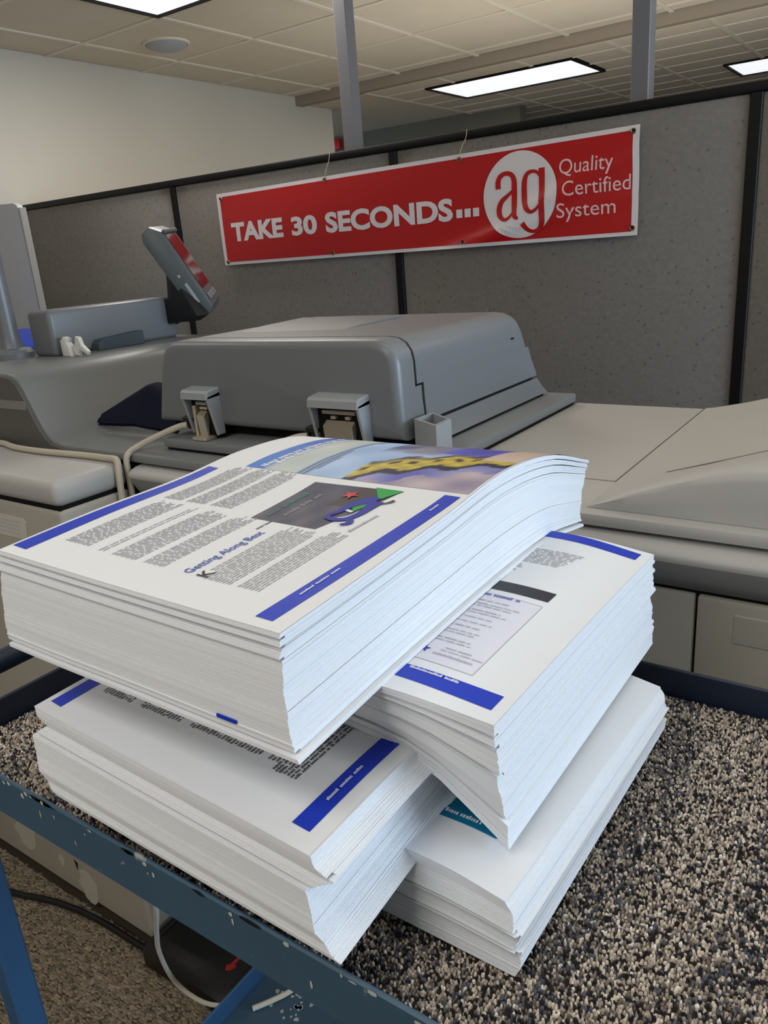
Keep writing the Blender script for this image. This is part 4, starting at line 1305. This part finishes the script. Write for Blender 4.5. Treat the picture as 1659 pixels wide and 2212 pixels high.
# --- top stack
root = thing('paper_stack', 'topmost paper stack with printed article page, dark advert and colour picture', 'paper stack', (-0.44, 0.52, -0.30), g)
Lz = [-0.204, -0.1995, -0.1975, -0.1915, -0.1985, -0.232]
Rz = [-0.2040, -0.1985, -0.1915, -0.1835, -0.1935, -0.2225]
mixz = lambda k: [a * (1 - k) + b_ * k for a, b_ in zip(Lz, Rz)]
ztT = [Lz, [z - 0.0005 for z in mixz(.25)], [z - 0.0008 for z in mixz(.5)], [z - 0.0005 for z in mixz(.75)], Rz]
zbT = [[-0.282, -0.2775, -0.2755, -0.2755, -0.2800, -0.2990]] * 2 + [[-0.281, -0.277, -0.2752, -0.2752, -0.2795, -0.2975]] + [[-0.281, -0.277, -0.2752, -0.2752, -0.279, -0.2965]] * 2
def curl(u, v):
    return 0.0
tp = Stack([(-0.589, 0.280), (-0.2775, 0.2765), (-0.288, 0.757), (-0.598, 0.757)], [(-0.592, 0.2915), (-0.2875, 0.2865), (-0.2795, 0.755), (-0.592, 0.757)],
           zbT, ztT,
           [(0, 0.004, -0.002), (0.034, 0.003, -0.002), (0.036, -0.002, 0.0005), (0.10, -0.001, 0.0), (0.16, -0.002, 0.0), (0.25, -0.002, -0.0005), (0.40, -0.003, 0.0), (0.55, -0.0035, 0.0), (0.70, -0.003, 0.0), (0.774, -0.002, 0.0008), (0.776, -0.0035, -0.0020), (0.869, -0.002, 0.0010), (0.871, -0.002, -0.0015), (0.939, -0.001, 0.0008), (0.941, -0.001, -0.0015), (1.0, 0.0, -0.0005)], 0.00065, 51)
tp.build(root, [0, 0.035, 0.775, 0.87, 0.94, 1.0], 0.0006)
tp.quad([(-0.5885, 0.302), (-0.586, 0.515), (-0.5705, 0.513), (-0.569, 0.301)], 'header_bar', M['blue_ink'])
tp.quad([(-0.3155, 0.2955), (-0.3045, 0.505), (-0.2895, 0.5035), (-0.3010, 0.2950)], 'footer_bar', M['blue_ink'])
rnd = random.Random(14)
tp.words((-0.3075, 0.328), (0.028, 1), (1, 0), [(0.0010, 0, 0.014), (0.0010, 0.0155, 0.014), (0.0010, 0.031, 0.010)], 0.0017, 'footer_lettering', M['ink_white'], rnd, letters=True, wl=(0.02, 0.02), lift=0.001)
tp.words((-0.3000, 0.474), (0.028, 1), (1, 0), [(0.0010, 0, 0.012)], 0.0017, 'footer_lettering', M['ink_white'], rnd, letters=True, wl=(0.02, 0.02), lift=0.001)
def block(x0, x1, y0, y1, dx=0.0029, h=0.0016, m='ink_text', name='article_text', rag=0.004, **k):
    n = int((x1 - x0) / dx)
    tp.words((0, 0), (0.02, 1), (1, 0), [(x0 + dx * i - 0.02 * y0, y0 + (i % 2) * 0.0006, y1 - y0 - (rnd.uniform(0, rag) if i % 4 else rag * 2)) for i in range(n)], h, name, M[m], rnd, wl=(0.003, 0.009), gap=0.0012, **k)
block(-0.552, -0.520, 0.326, 0.424)
block(-0.506, -0.496, 0.324, 0.424, 0.0042)
block(-0.489, -0.458, 0.323, 0.421)
block(-0.452, -0.428, 0.323, 0.420)
block(-0.392, -0.386, 0.333, 0.415)
block(-0.386, -0.358, 0.321, 0.415)
block(-0.354, -0.332, 0.321, 0.418)
block(-0.554, -0.530, 0.430, 0.522)
block(-0.524, -0.500, 0.430, 0.522)
block(-0.494, -0.466, 0.430, 0.521)
vs, fs = text_mesh('Getting Along Best', 0.0112, 0.00012)
wd = max(v.x for v in vs)
b = B(); b.mesh([tp.at(-0.4035 - v.y + 0.02 * v.x, 0.3225 + v.x * 0.076 / wd, 0.0009) for v in vs], fs); b.obj('article_heading', M['ink_head'], tp.sheet, smooth=0, normals=False)
tp.words((-0.413, 0.402), (0.02, 1), (1, 0), [(0, 0.0, 0.016)], 0.0022, 'byline', M['ink_dark'], rnd, letters=True, wl=(0.006, 0.01), gap=0.002)
vs, fs = text_mesh('K', 0.0135, 0.0002)
b = B(); b.mesh([tp.at(-0.386 - v.y * 1.15 + 0.0, 0.3215 + v.x * 1.1, 0.0009) for v in vs], fs); b.obj('drop_capital', M['ink_dark'], tp.sheet, smooth=0, normals=False)
# the dark advert with its running figure emblem
def photo(q, fn, nu, nv, name, lift=0.0006, poly=None):
    b = B()
    pos = []
    def f(u, v):
        x = (q[0][0] * (1 - u) + q[1][0] * u) * (1 - v) + (q[3][0] * (1 - u) + q[2][0] * u) * v
        y = (q[0][1] * (1 - u) + q[1][1] * u) * (1 - v) + (q[3][1] * (1 - u) + q[2][1] * u) * v
        pos.append((u, v))
        return tp.at(x, y, lift)
    b.grid(f, nu, nv)
    o = b.obj(name, M['photo'], tp.sheet, normals=False)
    ca = o.data.color_attributes.new('Col', 'FLOAT_COLOR', 'POINT')
    d = []
    for u, v in pos:
        c = s2l(fn(u, v)); d += [c[0], c[1], c[2], 1.0]
    ca.data.foreach_set('color', d)
    return o
def mixc(a, b_, k):
    k = min(1, max(0, k)); return tuple(x * (1 - k) + y * k for x, y in zip(a, b_))
def sn(x, y, s_=0):
    return 0.5 + 0.25 * (math.sin(x * 1.7 + y * 2.9 + s_) + math.sin(x * 3.1 - y * 2.3 + 1.7 * s_ + 1.3))
def advert(u, v):
    c = mixc((66, 66, 84), (104, 100, 110), sn(u * 6 + v * 2, v * 3) * 0.8)
    c = mixc(c, (52, 56, 78), max(0, v - 0.35) * 1.1 * (1 - u))
    if u > 0.55 and v > 0.5: c = mixc(c, (64, 56, 54), 0.8)
    return c
tp_ad = photo([(-0.4370, 0.4195), (-0.3680, 0.4175), (-0.3440, 0.5035), (-0.4390, 0.5055)], advert, 26, 26, 'advert')
rnd = random.Random(17)
tp.words((-0.4235, 0.428), (-0.02, 1), (1, 0), [(0, 0, 0.055)], 0.0042, 'advert_lettering', mat('ink_sea_green', (76, 128, 118), 0.6, 0.3), rnd, letters=True, wl=(0.010, 0.02), gap=0.003, lift=0.0009)
tp.words((-0.4095, 0.432), (-0.02, 1), (1, 0), [(0, 0, 0.050)], 0.0040, 'advert_lettering', mat('ink_silver', (142, 140, 150), 0.6, 0.3), rnd, letters=True, wl=(0.010, 0.02), gap=0.003, lift=0.0009)
def swoosh(pts, w, name, m, lift):
    vs, fs = ribbon(pts, w)
    b = B(); b.mesh([tp.at(v.x, v.y, lift) for v in vs], fs); b.obj(name, m, tp.sheet, smooth=0, normals=False)
tp.poly([[(-0.372, 0.5055), (-0.3421, 0.5032), (-0.3543, 0.4827)]], 'green_patch', M['ink_green'], 0.0010)
tp.poly([[(-0.3665, 0.4630), (-0.3600, 0.4780), (-0.3545, 0.4720), (-0.3600, 0.4560)]], 'green_patch', M['ink_green'], 0.0010)
swoosh([(-0.3700, 0.4575), (-0.3600, 0.4545)], 0.0032, 'white_gap', M['ink_white'], 0.0012)
swoosh([(-0.3640, 0.4400), (-0.3570, 0.4460), (-0.3540, 0.4580), (-0.3535, 0.4680)], 0.0030, 'white_gap', M['ink_white'], 0.0012)
swoosh([(-0.3751, 0.4400), (-0.3647, 0.4370), (-0.3555, 0.4414), (-0.3515, 0.4523), (-0.3515, 0.4640), (-0.3525, 0.4785)], [.005, .006, .0065, .007, .009, .014], 'blue_swoosh', M['ink_navy'], 0.0014)
swoosh([(-0.3522, 0.4405), (-0.3484, 0.4345), (-0.3535, 0.4296)], [.006, .006, .003], 'blue_swoosh', M['ink_navy'], 0.0014)
swoosh([(-0.3500, 0.4740), (-0.3424, 0.4781), (-0.3391, 0.4840)], [.0025, .0025, .004], 'blue_swoosh', M['ink_dark'], 0.0014)
swoosh([(-0.3751, 0.4427), (-0.3714, 0.4519), (-0.3690, 0.4680), (-0.3600, 0.4800), (-0.3540, 0.4800)], [.004, .006, .010, .013, .009], 'blue_swoosh', M['ink_navy'], 0.0013)
st = [(-0.3846 + (0.0085 if k % 2 == 0 else 0.0035) * math.sin(6.283 * k / 10 + .3), 0.4859 + (0.0085 if k % 2 == 0 else 0.0035) * math.cos(6.283 * k / 10 + .3)) for k in range(10)]
tp.poly([st], 'red_star', M['ink_red'], 0.0014)
tp.words((-0.3372, 0.4215), (0.10, 1), (1, 0), [(0, 0, 0.034)], 0.0032, 'caption', M['ink_text'], rnd, letters=True, wl=(0.04, 0.04))
# colour picture on the far page
def picture(u, v):
    # u across (0 left .. 1 right), v away from the viewer
    if u < 0.10: return mixc((64, 122, 200), (72, 96, 190), v)
    if u < 0.26:
        c = mixc((176, 186, 186), (196, 202, 196), sn(u * 9, v * 4))
        return mixc(c, (120, 150, 190), max(0, 0.13 - u) * 20)
    e = u - 0.26
    c = mixc((150, 178, 216), (176, 198, 232), sn(u * 8, v * 5))
    if e < 0.05 + 0.02 * math.sin(v * 9): c = mixc((70, 88, 120), (150, 172, 205), (math.sin(e * 260) + 1) / 2)
    if u > 0.40 and v > 0.42: c = mixc(c, mixc((70, 64, 110), (128, 128, 150), sn(u * 14, v * 8)), min(1, (v - 0.42) * 5))
    if u > 0.62 and v > 0.5: c = mixc((92, 98, 206), (70, 64, 140), sn(u * 10, v * 6, 2) * (v * 1.1))
    if 0.50 < u < 0.66 and 0.45 < v < 0.9: c = mixc(c, (140, 136, 146), 0.7)
    d = v - (0.12 + 0.62 * max(0, u - 0.50) ** 0.8) + 0.03 * math.sin(u * 40)
    if u > 0.48:
        if -0.30 < d < -0.12:
            c = mixc((92, 96, 176), (164, 160, 194), sn(u * 7, v * 5, 1))
        if d <= -0.22: c = mixc((192, 178, 186), (132, 122, 150), sn(u * 9, v * 9, 4) * 0.8)
        if -0.13 < d < -0.07: c = (48, 46, 66)
        if -0.07 <= d < 0.10: c = mixc((214, 192, 66), (168, 150, 84), sn(u * 30, v * 22))
        if 0.02 < d < 0.07 and math.sin(u * 90) > 0.2: c = (66, 62, 62)
        if 0.10 <= d < 0.16: c = mixc((70, 66, 84), (140, 130, 110), sn(u * 20, v * 10))
    if u > 0.86 and v > 0.42: c = mixc((206, 186, 176), (176, 150, 124), (v - 0.4) * 1.5)
    return c
photo([(-0.5430, 0.5240), (-0.2860, 0.5100), (-0.2815, 0.712), (-0.5440, 0.716)], picture, 90, 60, 'picture')
tp.words((-0.5195, 0.528), (0.0, 1), (1, 0), [(0, 0, 0.13), (0.009, 0.012, 0.11)], 0.0060, 'picture_lettering', M['ink_white'], rnd, letters=True, wl=(0.012, 0.03), gap=0.004, lift=0.0009)
# a printed edge that sticks out of the front of the stack
B().box(-0.343, -0.326, 0.2768, 0.2778, -0.2715, -0.2690).obj('printed_edge', M['blue_ink'], root, smooth=0)
